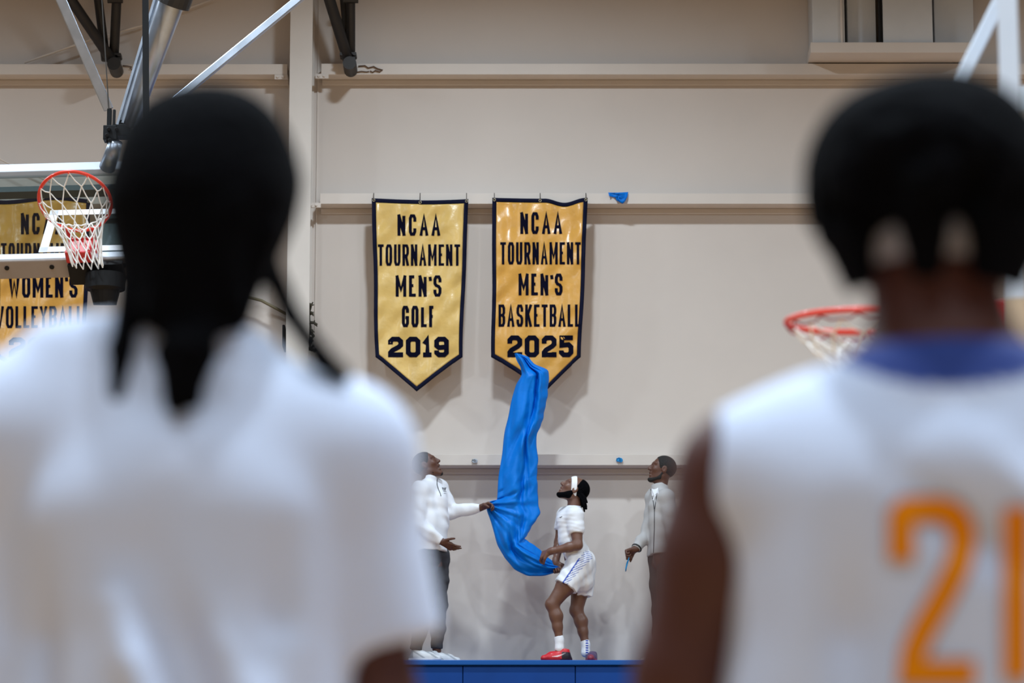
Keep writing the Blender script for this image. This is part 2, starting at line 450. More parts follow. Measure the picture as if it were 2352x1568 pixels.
# clips where the girts meet the column
for i, (px, py) in enumerate(((646, 178), (740, 176), (722, 472))):
    c = at(px, py, YG+.02); g = MB().box(c[0]-.06, c[0]+.06, YG-.002, YG+.02, c[2]-.022, c[2]+.022)
    for dx in (-.03, .02): g.tube([(c[0]+dx, YG-.014, c[2]), (c[0]+dx, YG, c[2])], .012, 8)
    label(struct('trim_%d' % (7+i), g, M['girt']), ['bolted clip at the upper girt left of the column', 'bolted clip at the upper girt right of the column', 'bolted clip at the banner girt beside the column'][i], 'clip')
# vertical joint of the wall sheets beside the column
a = at(733, 0, YW-.003); struct('trim_10', MB().box(a[0]-.006, a[0]+.006, YW-.012, YW, at(733, 1500, YW)[2], ZC), M['girt'])

# ceiling lamps: shallow drum reflectors, each with its own light
first = None
for i, (x, y, gain) in enumerate(LAMP_SPOTS):
    t = thing('high_bay_lamp', (x, y, LAMP_Z), 'round high bay lamp hanging on a rod from the gym ceiling', 'lamp', 'high bay lamps over the court')
    if first is None:
        h = MB(); seg = 24
        prof = [(.05, .34), (.12, .3), (.2, .12), (.3, 0), (.31, 0), (.21, .14), (.13, .33), (.05, .37)]
        vs = [(x+r*math.cos(2*math.pi*k/seg), y+r*math.sin(2*math.pi*k/seg), LAMP_Z+z) for r, z in prof for k in range(seg)]
        fs = [(q*seg+k, q*seg+(k+1) % seg, (q+1) % len(prof)*seg+(k+1) % seg, (q+1) % len(prof)*seg+k) for q in range(len(prof)) for k in range(seg)]
        h.add(vs, fs); ho = h.build('reflector', M['steel'], t, smooth=True)
        ro = MB().tube([(x, y, LAMP_Z+.35), (x, y, ZC)], .012, 8).build('rod', M['steel_dark'], t)
        first = (ho, ro)
    else:
        for q in first:
            c = q.copy(); COL.objects.link(c); c.parent = t
    L = bpy.data.lights.new('lamp_light', 'AREA'); L.shape = 'DISK'; L.size = .5; L.energy = LAMP_POWER*gain; L.color = LAMP_COLOR; L.spread = R(165)
    lo = bpy.data.objects.new('lamp_light', L); COL.objects.link(lo); lo.parent = t; lo.location = (0, 0, -.01)

# ================================================================== things on the wall
# ledge and boxed ducts at the top right
a = at(1862, 97, YW-.5); b = at(2236, 121, YW-.5)
lg = MB().box(a[0], b[0], YW-.5, YW, b[2], a[2]); label(struct('trim_11', lg, M['girt'], bevel=.004), 'short deep pale ledge under the grey duct boxes at the upper right', 'ledge')
zt = ZC-.02; zl = at(1862, 97, YW-.5)[2]
def duct(px0, px1, yf, lab):
    p, q = at(px0, 50, yf), at(px1, 50, yf)
    t = thing('ventilation_duct', ((p[0]+q[0])/2, (yf+YW)/2, zl), lab, 'duct', None)
    MB().box(p[0], q[0], yf, YW-.01, zl, zt).build('casing', M['duct'], t, bevel=.006)
    return t, p, q
t, p, q = duct(1866, 1940, YW-.45, 'boxed grey duct standing at the left end of the ledge')
MB().tube([(q[0]-.03, YW-.462, zl), (q[0]-.03, YW-.462, zt)], .012, 8).build('seam', M['girt'], t)
t, p, q = duct(1946, 2012, YW-.3, 'narrow grey duct set back between the two wider duct boxes')
MB().box(q[0]+.005, q[0]+.02, YW-.28, YW-.02, zl, zt).build('side_flange', M['duct_dark'], t)
t, p, q = duct(2028, 2142, YW-.45, 'widest grey duct box with a black gap along its left side')
MB().box(p[0]-.03, p[0]-.004, YW-.43, YW-.3, zl, zt).build('gap_shade', M['black'], t)  # black strip painted in for the shade inside the gap between the boxes
t, p, q = duct(2146, 2236, YW-.24, 'grey duct set back at the right end of the ledge')

# dark braces whose feet rest on the upper girt
def wall_brace(name, foot, arms, lab):
    Yb = YG-.16
    f = at(*foot, Yb)
    t = thing(name, f, lab, 'brace', 'dark roof braces standing on the upper girt')
    for (pa, pb, r, dy) in arms:
        A = at(pa[0], pa[1], Yb+dy); B = at(pb[0], pb[1], Yb+dy*.3); d = A-B
        A = B+d*((ZC-.02-B[2])/d[2])
        MB().tube([A, B], r, 14).build('arm', M['steel_dark'], t, smooth=True)
    fm = MB().tube([f+V3(0, -.1, -.005), f+V3(0, .16, -.005)], .062, 18).build('foot', M['steel_dark'], t, smooth=False)
    cl = MB()
    c0 = at(foot[0]-4, foot[1]-22, Yb)
    cl.box(c0[0]-.075, c0[0]+.075, Yb-.05, Yb+.05, c0[2]-.02, c0[2]+.02)
    for s in (-1, 1): cl.tube([c0+V3(s*.06, -.07, 0), c0+V3(s*.06, .07, 0)], .018, 8)
    cl.box(f[0]-.05, f[0]+.05, Yb-.05, Yb+.05, f[2], c0[2])
    cl.build('clamp', M['steel_dark'], t)
    bm_ = MB(); c1 = at(foot[0]+2, 4, Yb); bm_.tube([c1+V3(-.07, -.05, 0), c1+V3(.07, -.05, 0)], .03, 10); bm_.build('collar', M['steel_dark'], t)
    return t
wall_brace('steel_brace', (264, 152), [((160, -5), (258, 140), .05, -.12), ((226, 0), (243, 138), .042, .1), ((268, 0), (261, 140), .045, 0)],
           'dark three armed steel brace with its foot on the girt left of the column')
wall_brace('steel_brace', (804, 150), [((757, 0), (800, 138), .052, -.1), ((789, 0), (801, 135), .034, .12), ((806, 0), (806, 140), .04, 0)],
           'dark three armed steel brace with its foot on the girt right of the column')
def wire(path, Y, r, m, name, lab, cat, dz=0.012):
    P = [at(px, py, Y)+V3(0, -.004*(i % 2), 0) for i, (px, py) in enumerate(path)]
    return tag(MB().tube(P, r, 7).build(name, m, None, smooth=True), lab, cat)
wire([(823, 152), (838, 151), (846, 156), (858, 153), (868, 158), (879, 161), (872, 165), (862, 162), (856, 166), (850, 163)], YG-.012, .006, M['rust_wire'], 'loose_wire', 'rusty loose wire sticking out right of the right hand brace foot', 'wire')
wire([(818, 166), (830, 164), (842, 165), (848, 164)], YG-.012, .005, M['rust_wire'], 'loose_wire', 'short straight rusty wire under the kinked one beside the right brace foot', 'wire')
wire([(282, 151), (293, 152), (303, 154), (298, 158), (307, 160)], YG-.012, .005, M['rust_wire'], 'loose_wire', 'rusty loose wire sticking out beside the left hand brace foot', 'wire')
wire([(56, 144), (210, 91), (330, 57), (505, -8)], YW-.12, .011, M['girt'], 'brace_rod', 'thin painted brace rod slanting up across the upper left wall', 'rod')
wire([(-60, 345), (0, 365), (24, 377), (120, 420)], YW-.12, .011, M['girt'], 'brace_rod', 'thin painted brace rod slanting down above the glass backboard', 'rod')
wire([(560, 680), (600, 690), (661, 722)], YW-.15, .014, M['pipe'], 'brace_pipe', 'short dull pipe slanting to the column beside the left player neck', 'pipe')
b_ = at(653, 775, YW-.2); tag(MB().box(b_[0]-.012, b_[0]+.012, YW-.3, YW-.02, b_[2]-.1, b_[2]+.1).build('outlet_box', M['black'], None, bevel=.005), 'narrow black box against the left face of the column', 'box')
# tattered dark garland hanging along the column
g = MB(); P = [at(711+2*math.sin(i*1.3), 696+i*9, YW-.24) for i in range(13)]
g.tube(P, [.010+.004*math.sin(i*2.1) for i in range(13)], 8)
rs = random.Random(3)
for i, (px, py, l) in enumerate([(712, 703, 4), (712, 721, 5), (712, 741, 16), (712, 757, 5), (712, 766, 9), (713, 777, 4), (713, 798, 4), (716, 803, 8)]):
    p = at(px, py, YW-.24); e = at(px+l, py+rs.choice((-3, 4, 6)), YW-.28)
    g.tube([p, lerp(p, e, .5)+V3(0, 0, .008), e], [.016, .014, .009], 7)
    for k in range(5):
        dv = V3(rs.uniform(0, .03), rs.uniform(-.03, .01), rs.uniform(-.03, .03)); g.tube([lerp(p, e, .6), lerp(p, e, .6)+dv], [.009, .005], 6)
tag(g.build('garland', M['garland'], None), 'ragged dark garland hanging down the right edge of the column', 'garland')

# ------------------------------------------------------------------ gold banners
def banner(name, lab, fabric, L, Rr, top, tip, lines, seed, th=9.0, Yb=YG-.075):
    """L/Rr: edge x at the top and at the lower corner; top(u): y of the top hem; tip: (x, y); corner y is 820"""
    rs = random.Random(seed); ph = [rs.uniform(0, 6.3) for _ in range(9)]
    yc = 820.
    def depth(u, v):
        d = .011*math.sin(7.5*u+3.4*v+ph[0])*min(1, 3*v+.2)
        d += .008*math.sin(13*u-9*v+ph[1])*math.sin(3.1*v+ph[2])
        d += .006*math.sin(5*u+15*v+ph[3])*math.sin(6*u+ph[4])
        d += .010*math.sin(21*u*(1-.3*v)+2.2*math.sin(3*v+ph[5]))*math.exp(-v*2.2)
        d += .004*math.sin(30*u+24*v+ph[6])*math.sin(17*v-9*u+ph[7])
        d += .003*math.sin(52*v+14*u+ph[8])*math.sin(11*u+2*v)
        return d*1.75
    def corner(u):
        tx = (tip[0]-L[1])/(Rr[1]-L[1])
        k = u/tx if u < tx else (1-u)/(1-tx)
        return yc+(tip[1]-yc)*(k**1.06)
    def surf(px, py, off=0.):
        v = (py-455)/(900-455.); x0 = L[0]+(L[1]-L[0])*v*1.2; x1 = Rr[0]+(Rr[1]-Rr[0])*v*1.2
        u = (px-x0)/(x1-x0)
        return at(px, py, Yb+depth(u, v)-off)
    nu, nv = 56, 96; bw = 9.5
    W = Rr[0]-L[0]
    us = [0, bw/W*.5, bw/W]+list(np.linspace(bw/W, 1-bw/W, nu)[1:-1])+[1-bw/W, 1-bw/W*.5, 1]
    def row(u):
        y0 = top(u); y1 = corner(u); e = bw*1.22
        return [y0, y0+bw*.5, y0+bw]+list(np.linspace(y0+bw, y1-e, nv)[1:-1])+[y1-e, y1-e*.5, y1]
    rows = [row(u) for u in us]; nr = len(rows[0])
    pts = []
    for u, r in zip(us, rows):
        for y in r:
            v = min(max((y-455)/(yc-455), 0), 1.0)
            wob = 1.6*math.sin(9*v+ph[0])*(1 if abs(u-.5) > .4 else 0)*v
            pts.append(surf(L[0]+(L[1]-L[0])*v+u*((Rr[0]+(Rr[1]-Rr[0])*v)-(L[0]+(L[1]-L[0])*v))+wob, y))
    root = thing(name, at((L[0]+Rr[0])/2, 455, Yb), lab, 'banner', 'gold championship banners')
    fab, bor = MB(), MB(); ff, bf = [], []
    for i in range(len(us)-1):
        for j in range(nr-1):
            q = (i*nr+j, (i+1)*nr+j, (i+1)*nr+j+1, i*nr+j+1)
            (bf if (i < 2 or i >= len(us)-3 or j < 2 or j >= nr-3) else ff).append(q)
    fab.add(pts, ff); bor.add([p+V3(0, -.001, 0) for p in pts], bf)
    def clean(o, t):
        bm = bmesh.new(); bm.from_mesh(o.data); bmesh.ops.delete(bm, geom=[v for v in bm.verts if not v.link_faces], context='VERTS')
        for f in bm.faces:
            if f.normal.y > 0: f.normal_flip()
        bm.to_mesh(o.data); bm.free()
        m = o.modifiers.new('thickness', 'SOLIDIFY'); m.thickness = t; m.offset = -1
    o = fab.build('fabric', fabric, root, smooth=True); clean(o, .002)
    o = bor.build('border', M['navy'], root, smooth=True); clean(o, .004)
    lt = MB()
    for (s, x0, x1, y0, y1, t, gap) in lines:
        vs, fs = text_quads(s, x0, x1, y0, y1, t, gap, 5.)
        lt.add([surf(p[0], p[1], .004) for p in vs], fs)
    if lines:
        o = lt.build('lettering', M['letters'], root)
        bm = bmesh.new(); bm.from_mesh(o.data)
        for f in bm.faces:
            if f.normal.y > 0: f.normal_flip()
        bm.to_mesh(o.data); bm.free()
    for u in (.02, .5, .98):
        px = L[0]+u*(Rr[0]-L[0]); py = top(u)+4.5; c = surf(px, py, .006)
        n = 14; ring = [c+.011*V3(math.cos(2*math.pi*k/n), 0, math.sin(2*math.pi*k/n)) for k in range(n)]
        MB().tube(ring, .0045, 7, closed=True).build('grommet', M['brass'], root, smooth=True)
        tp = at(px, 443.5, YG-.004)
        MB().tube([c, lerp(c, tp, .6)+V3(0, -.004, 0), tp, tp+V3(0, .1, .004)], .0035, 6).build('cord', M['cord'], root)
    return root
TH = 6.9
banner('banner', 'pale gold satin banner for golf in 2019 beside the column', M['gold_pale'], (854, 862), (1076, 1062), lambda u: 455+5*math.sin(math.pi*min(u, 1))*(.6 if u < .5 else .8)+u*2, (957, 899),
       [('NCAA', 913, 1011, 492, 541, TH, .42), ('TOURNAMENT', 868, 1057, 561, 610, TH-1.1, .3), ("MEN'S", 909, 1014, 632, 681, TH, .34), ('GOLF', 923, 999, 702, 751, TH, .34), ('2019', 891, 1031, 773, 820, 11, .22)], 5)
banner('banner', 'deep gold satin banner for basketball in 2025 above the blue sheet', M['gold_deep'], (1131, 1129), (1350, 1335), lambda u: 454+2*math.sin(3.1*u)+(10*math.sin(math.pi*(u-.55)/.42)**2 if .55 < u < .97 else 0), (1253, 899),
       [('NCAA', 1195, 1291, 487, 537, TH, .42), ('TOURNAMENT', 1149, 1334, 556, 607, TH-1.1, .3), ("MEN'S", 1191, 1292, 628, 678, TH, .34), ('BASKETBALL', 1145, 1333, 699, 750, TH-.9, .3), ('2025', 1165, 1317, 770, 820, 11, .2)], 11)
banner('banner', 'gold satin banner for women in volleyball behind the glass backboard', M['gold_deep'], (-12, -8), (208, 196), lambda u: 455+5*math.sin(6*u+1), (95, 899),
       [('NCAA', 48, 146, 489, 538, TH, .42), ('TOURNAMENT', 2, 188, 558, 609, TH-1.1, .3), ("WOMEN'S", 20, 178, 633, 683, TH, .3), ('VOLLEYBALL', -8, 190, 703, 753, TH-.9, .28), ('2019', 20, 174, 775, 821, 11, .2)], 17)
banner('banner', 'gold banner at the right edge of the photo past the right player', M['gold_deep'], (2316, 2322), (2540, 2528), lambda u: 455+3*math.sin(5*u), (2430, 899), [], 23)

# ------------------------------------------------------------------ bleachers folded against the wall
YF = 30.62                                   # front edge of the top deck
ZP = float(at(1200, 1515, YF)[2])            # deck height
bl = thing('bleachers', (0, YF+.4, 0), 'blue folded bleachers with the men standing on their top deck', 'bleachers')
bx0, bx1 = -9.5, 9.5
MB().box(bx0, bx1, YF, YW-.02, ZP-.045, ZP).build('top_deck', M['blue_edge'], bl, bevel=.008)
xs = [at(px, 1530, YF)[0] for px in (1063, 1183, 1428)]
w = .98; k0 = xs[0]
i = 0; x = k0-9*w
while x < bx1-.2:
    a0, a1 = max(x, bx0), min(x+w, bx1)
    if a1-a0 > .1: MB().box(a0+.003, a1-.003, YF+.03, YF+.07, ZP-.34, ZP-.05).build('fascia_panel', M['blue_pad'], bl, bevel=.006)
    x += w
rw = MB()
z = ZP-.36; n = 0
while z > .2:
    rw.box(bx0, bx1, YF+.03, YF+.07, max(z-.26, 0), z-.012).box(bx0, bx1, YF+.02, YF+.05, max(z-.3, 0), max(z-.27, 0)); z -= .3
rw.box(bx0, bx1, YF+.1, YW-.05, 0, ZP-.05)
rw.build('row_fronts', M['blue_pad'], bl)

# ------------------------------------------------------------------ scraps of the torn blue sheet on the girts
def scrap(name, outline, Y, m, lab, amp=.02, seed=1):
    rs = random.Random(seed); c = np.mean([np.array(p) for p in outline], 0); n = len(outline); rings = 5
    vs = [at(c[0], c[1], Y-amp)]; fs = []
    for r in range(1, rings+1):
        t = r/rings
        for i, p in enumerate(outline):
            q = c+(np.array(p)-c)*t; vs.append(at(q[0], q[1], Y+amp*math.sin(i*1.9+r*1.3+seed)-amp))
    for i in range(n): fs.append((0, 1+i, 1+(i+1) % n))
    for r in range(rings-1):
        for i in range(n):
            j = (i+1) % n; fs.append((1+r*n+i, 1+(r+1)*n+i, 1+(r+1)*n+j, 1+r*n+j))
    o = MB().add(vs, fs).build(name, m, None, smooth=True); s = o.modifiers.new('thickness', 'SOLIDIFY'); s.thickness = .002
    return tag(o, lab, 'plastic scrap')
scrap('plastic_scrap', [(1397, 442), (1410, 442), (1425, 442), (1443, 441), (1441, 452), (1436, 462), (1430, 468), (1423, 464), (1416, 460), (1413, 453), (1405, 452), (1399, 450)], YG-.006, M['blue_sheet'], 'torn blue plastic scrap on the girt right of the basketball banner', .018, 2)
scrap('plastic_scrap', [(1416, 1052), (1422, 1050), (1428, 1052), (1431, 1057), (1428, 1062), (1421, 1060), (1415, 1059)], YG-.006, M['blue_light'], 'small blue plastic scrap on the lowest girt left of the grey jacket man', .012, 3)
scrap('plastic_scrap', [(1084, 1055), (1090, 1053), (1097, 1056), (1096, 1062), (1088, 1063), (1083, 1060)], YG-.006, M['clear_scrap'], 'whitish clear plastic scrap on the lowest girt between the quarter zip man and sheet', .012, 4)

# ------------------------------------------------------------------ the blue sheet being pulled down
YS = 30.86
Ledge = [(0, 1181, 811), (.04, 1187, 826), (.08, 1196, 842), (.11, 1199, 860), (.15, 1186, 882), (.22, 1173, 930), (.30, 1161, 985), (.38, 1154, 1035), (.46, 1146, 1095), (.53, 1141, 1150),
         (.56, 1126, 1150), (.58, 1118, 1160), (.61, 1119, 1172), (.66, 1128, 1200), (.72, 1143, 1250), (.78, 1160, 1282), (.84, 1182, 1307), (.89, 1212, 1322), (.94, 1248, 1322), (.975, 1270, 1316), (1, 1280, 1313)]
Redge = [(0, 1186, 811), (.03, 1206, 817), (.06, 1217, 822), (.10, 1226, 836), (.13, 1256, 848), (.16, 1262, 862), (.22, 1257, 905), (.30, 1249, 955), (.37, 1236, 990), (.40, 1231, 1010), (.45, 1235, 1060), (.53, 1233, 1110),
         (.58, 1236, 1150), (.62, 1241, 1178), (.66, 1229, 1196), (.72, 1214, 1222), (.77, 1204, 1236), (.82, 1218, 1246), (.88, 1240, 1262), (.93, 1262, 1284), (.97, 1278, 1294), (1, 1291, 1297)]
def interp(T, v):
    for i in range(len(T)-1):
        if v <= T[i+1][0]:
            t = (v-T[i][0])/(T[i+1][0]-T[i][0]); return np.array(T[i][1:])*(1-t)+np.array(T[i+1][1:])*t
    return np.array(T[-1][1:], float)
def smooth_edge(T, v, e=.008): return sum(interp(T, min(max(v+d, 0), 1)) for d in (-e, -e/2, 0, e/2, e))/5
nu, nv = 64, 240; vs = []; fs = []
for j in range(nv+1):
    v = j/nv; l, r = smooth_edge(Ledge, v), smooth_edge(Redge, v)
    jag = .8*math.sin(61*v)+.6*math.sin(143*v+1); r = r+np.array([jag, 0]); l = l+np.array([.7*math.sin(47*v+2), 0])
    for i in range(nu+1):
        u = i/nu; p = l*(1-u)+r*u; wpx = np.linalg.norm(r-l)
        d = -.10*math.sin(math.pi*u)**.8*min(1, wpx/70)                                    # belly towards the court
        cr = .58+.10*math.sin(5*v)                                                         # long crease
        d += .05*math.exp(-((u-cr)/.05)**2)*min(1, max(0, (.62-v)*6))
        d += .028*math.sin(9*u+13*v+1.2*math.sin(17*v))*math.sin(math.pi*u)
        d += .016*math.sin(21*u-31*v+2*math.sin(9*u))*math.sin(math.pi*u)
        d += .009*abs(math.sin(23*v+9*u+2*math.sin(13*v)))
        # gathers fanning out of the left hand and into the right hand
        a = math.atan2(p[1]-1158, p[0]-1116); dist = math.hypot(p[0]-1116, p[1]-1158)
        if v > .5: d += .02*math.sin(15*a)*math.exp(-dist/75)+.012*math.sin(33*a+1)*math.exp(-dist/50)
        a2 = math.atan2(p[1]-1306, p[0]-1292); d2 = math.hypot(p[0]-1292, p[1]-1306)
        d += .018*math.sin(17*a2)*math.exp(-d2/45)
        if v > .6: d += .05*math.sin((v-.6)/.4*math.pi)*(-1)*(.3+u*.3)+.035*math.exp(-((u-.38-.2*(v-.7))/.06)**2)*math.sin((v-.6)/.4*math.pi)
        vs.append(at(p[0], p[1], YS+d))
for j in range(nv):
    for i in range(nu):
        a = j*(nu+1)+i; fs.append((a, a+1, a+nu+2, a+nu+1))
o = MB().add(vs, fs).build('plastic_sheet', M['blue_sheet'], None, smooth=True)
s = o.modifiers.new('thickness', 'SOLIDIFY'); s.thickness = .0025
tag(o, 'long bright blue plastic sheet pulled down in front of the basketball banner', 'plastic sheet')

# ================================================================== people
def frame(fwd, up):
    f = nrm(fwd); u = nrm(np.asarray(up, float)-f*np.dot(up, f)); r = np.cross(f, u); return f, u, r
def head(F, c, fwd, up, s=1., mouth=0., k=.012):
    """skull, jaw, brow, nose, lips, chin, ears, eyes around the head centre"""
    f, u, r = frame(fwd, up); P = lambda a, b, d: np.asarray(c)+s*(a*f+b*u+d*r); ax = [f, u, r]
    F.ell(P(-.012, .024, 0), [.099*s, .092*s, .077*s], ax, .02)
    F.ell(P(.026, -.03, 0), [.066*s, .085*s, .060*s], ax, .03)
    for e in (-1, 1):
        F.cone(P(-.01, -.055-mouth*.3, e*.046), P(.058, -.098-mouth, e*.012), .026*s, .021*s, .025)
        F.ell(P(.062, -.022, e*.036), [.022*s, .02*s, .022*s], ax, .02)
        F.cone(P(.083, .03, e*.012), P(.070, .028, e*.05), .0115*s, .010*s, .014)
    F.cone(P(.086, .022, 0), P(.110, -.026, 0), .008*s, .013*s, .012)
    for e in (-1, 1): F.ell(P(.098, -.03, e*.013), [.013*s, .010*s, .010*s], ax, .008)
    F.cone(P(.085, -.056, -.018*1), P(.085, -.056, .018), .0105*s, .0105*s, .008)
    F.cone(P(.092, -.055, -.006), P(.092, -.055, .006), .008*s, .008*s, .008)
    F.cone(P(.082-.1*mouth, -.073-mouth, -.017), P(.082-.1*mouth, -.073-mouth, .017), .011*s, .011*s, .008)
    F.ell(P(.068-.2*mouth, -.104-mouth, 0), [.024*s, .019*s, .024*s], ax, .015)
    if mouth: F.cone(P(.10, -.065-mouth*.5, -.014), P(.06, -.065-mouth*.5, 0), mouth*.5*s, mouth*.45*s, 0, sub=True)
    for e in (-1, 1):
        F.ell(P(.094, .004, e*.033), [.017*s, .012*s, .018*s], ax, 0, sub=True)
        F.ell(P(.074, .004, e*.032), [.0135*s]*3, ax, .004)
        F.ell(P(-.008, -.006, e*.079), [.024*s, .033*s, .011*s], ax, .006)
        F.ell(P(-.004, -.004, e*.090), [.012*s, .02*s, .006*s], ax, 0, sub=True)
    return P, ax
def hand(F, w, d, n, side, s=1., curl=(.3, .35, .4, .5), thumb=(.5, .3), spread=.06):
    """palm, four jointed fingers and a thumb: w wrist, d direction of the palm, n out of the palm, side +1/-1 the thumb's side along d x n"""
    d = nrm(d); n = nrm(np.asarray(n, float)-d*np.dot(n, d)); t = np.cross(d, n)*side
    w = np.asarray(w, float)
    F.cone(w-.02*s*d, w+.02*s*d, .026*s, .026*s, .02)
    for q in (-1, -.33, .33, 1):
        F.cone(w+.022*s*d+t*q*.016*s, w+.088*s*d+t*q*.030*s, .0165*s, .0140*s, .012)
    for i, (q, L, r) in enumerate(((1, .076, .0092), (.33, .084, .0094), (-.33, .078, .0090), (-1, .060, .0080))):
        p = w+.09*s*d+t*q*.029*s; dr = nrm(d+t*q*spread); c = 0
        seg = (.46, .31, .23); rr = r*s
        for j, sg in enumerate(seg):
            c += curl[i]*(1.0 if j == 0 else 1.15); dv = dr*math.cos(c)+n*math.sin(c)
            e = p+dv*L*sg*s; F.cone(p, e, rr, rr*.93, .003 if j else .006); p = e; rr *= .93
    p = w+.028*s*d+t*.026*s; e1 = p+nrm(d*.62+t*.72+n*.3*thumb[0])*.036*s
    e2 = e1+nrm(d*.85+t*(.45-thumb[1])+n*thumb[0])*.032*s; e3 = e2+nrm(d*.9+t*(.2-thumb[1])+n*thumb[0]*1.2)*.026*s
    F.cone(p, e1, .0155*s, .0125*s, .012); F.cone(e1, e2, .0115*s, .0102*s, .004); F.cone(e2, e3, .0100*s, .0085*s, .003)
def shoe(name, heel, toe, z0, parent, tint, hgt=.105, wid=.046, res=.004, m=None):
    """low trainer from heel to toe, flat sole at z0"""
    h = np.asarray(heel, float); t = np.asarray(toe, float); d = nrm(V3(t[0]-h[0], t[1]-h[1], 0)); L = math.hypot(t[0]-h[0], t[1]-h[1])
    F = Field(np.minimum(h, t)-V3(.09, .09, .05), np.maximum(h, t)+V3(.09, .09, .17), res)
    q = lambda a, z: V3(h[0]+d[0]*L*a, h[1]+d[1]*L*a, z0+z)
    F.cone(q(.13, .03), q(.62, .028), wid*.82, wid, .02); F.cone(q(.62, .026), q(.87, .022), wid, wid*.62, .02)
    F.cone(q(.16, .05), q(.18, hgt-.02), wid*.74, wid*.80, .03); F.cone(q(.2, .07), q(.62, .045), wid*.70, wid*.62, .03)
    F.cone(q(.05, .012), q(.62, .012), wid*.6, wid*1.02, .012)
    F.cone(q(.24, .078), q(.42, .074), wid*.4, wid*.36, .01)
    F.cone(q(.18, hgt-.005), q(.19, hgt+.06), .034, .034, 0, sub=True)
    F.cut(V3(0, 0, z0), V3(0, 0, -1))
    def lt(P):
        a = ((P-h)@d)/L; z = P[:, 2]-z0; return tint(a, z, P)
    return F.mesh(name, m or M['tinted_shoe'], parent, lt)
def folds(c, amp, seed, sc=1., dirv=(0, 0, 1)):
    rs = random.Random(seed); W = []
    for _ in range(7):
        a = rs.uniform(0, 6.28); k = rs.uniform(25, 75)*sc
        W.append((k*math.cos(a)*.8, k*rs.uniform(-.5, .5), k*math.sin(a), rs.uniform(0, 6.3), rs.uniform(.5, 1)))
    def fn(X, Y, Z):
        x, y, z = X-c[0], Y-c[1], Z-c[2]
        wz = z+.02*np.sin(23*x+9*z+seed); wx = x+.02*np.sin(17*z+11*y)
        t = 0
        for (a, b, g, p, am) in W: t = t+am*np.sin(a*wx+b*y+g*wz+p)
        return amp*t/2.2
    return fn
def body_bounds(pts, pad=.16):
    P = np.array(pts); return P.min(0)-pad, P.max(0)+pad
BVH = {}
def on_surface(o, p, d):
    """where a ray from p along d meets object o (world space)"""
    if o.name not in BVH:
        w = Vector((0, 0, 0)); q = o.parent
        while q: w += q.location; q = q.parent
        BVH[o.name] = (BVHTree.FromPolygons([v.co+w for v in o.data.vertices], [tuple(f.vertices) for f in o.data.polygons]))
    h = BVH[o.name].ray_cast(Vector(p), Vector(d))
    return None if h[0] is None else (np.array(h[0]), np.array(h[1]))
def decal(name, o, quads, m, parent, off=.002, Y0=0.):
    """flat 2-D artwork (photo pixels) laid onto the cloth of o"""
    vs, fs = quads; out = []; ok = []
    for p in vs:
        t = at(p[0], p[1], 10.); d = nrm(t-V3(0, 0, CAM_H))
        h = on_surface(o, V3(0, 0, CAM_H)+d*1.0, d)
        out.append(h[0]-d*off if h else V3(0, 0, 0)); ok.append(h is not None)
    fs = [f for f in fs if all(ok[i] for i in f)]
    mb = MB().add(out, fs)
    ob = mb.build(name, m, parent)
    bm = bmesh.new(); bm.from_mesh(ob.data); bmesh.ops.delete(bm, geom=[v for v in bm.verts if not v.link_faces], context='VERTS')
    bm.to_mesh(ob.data); bm.free()
    return ob

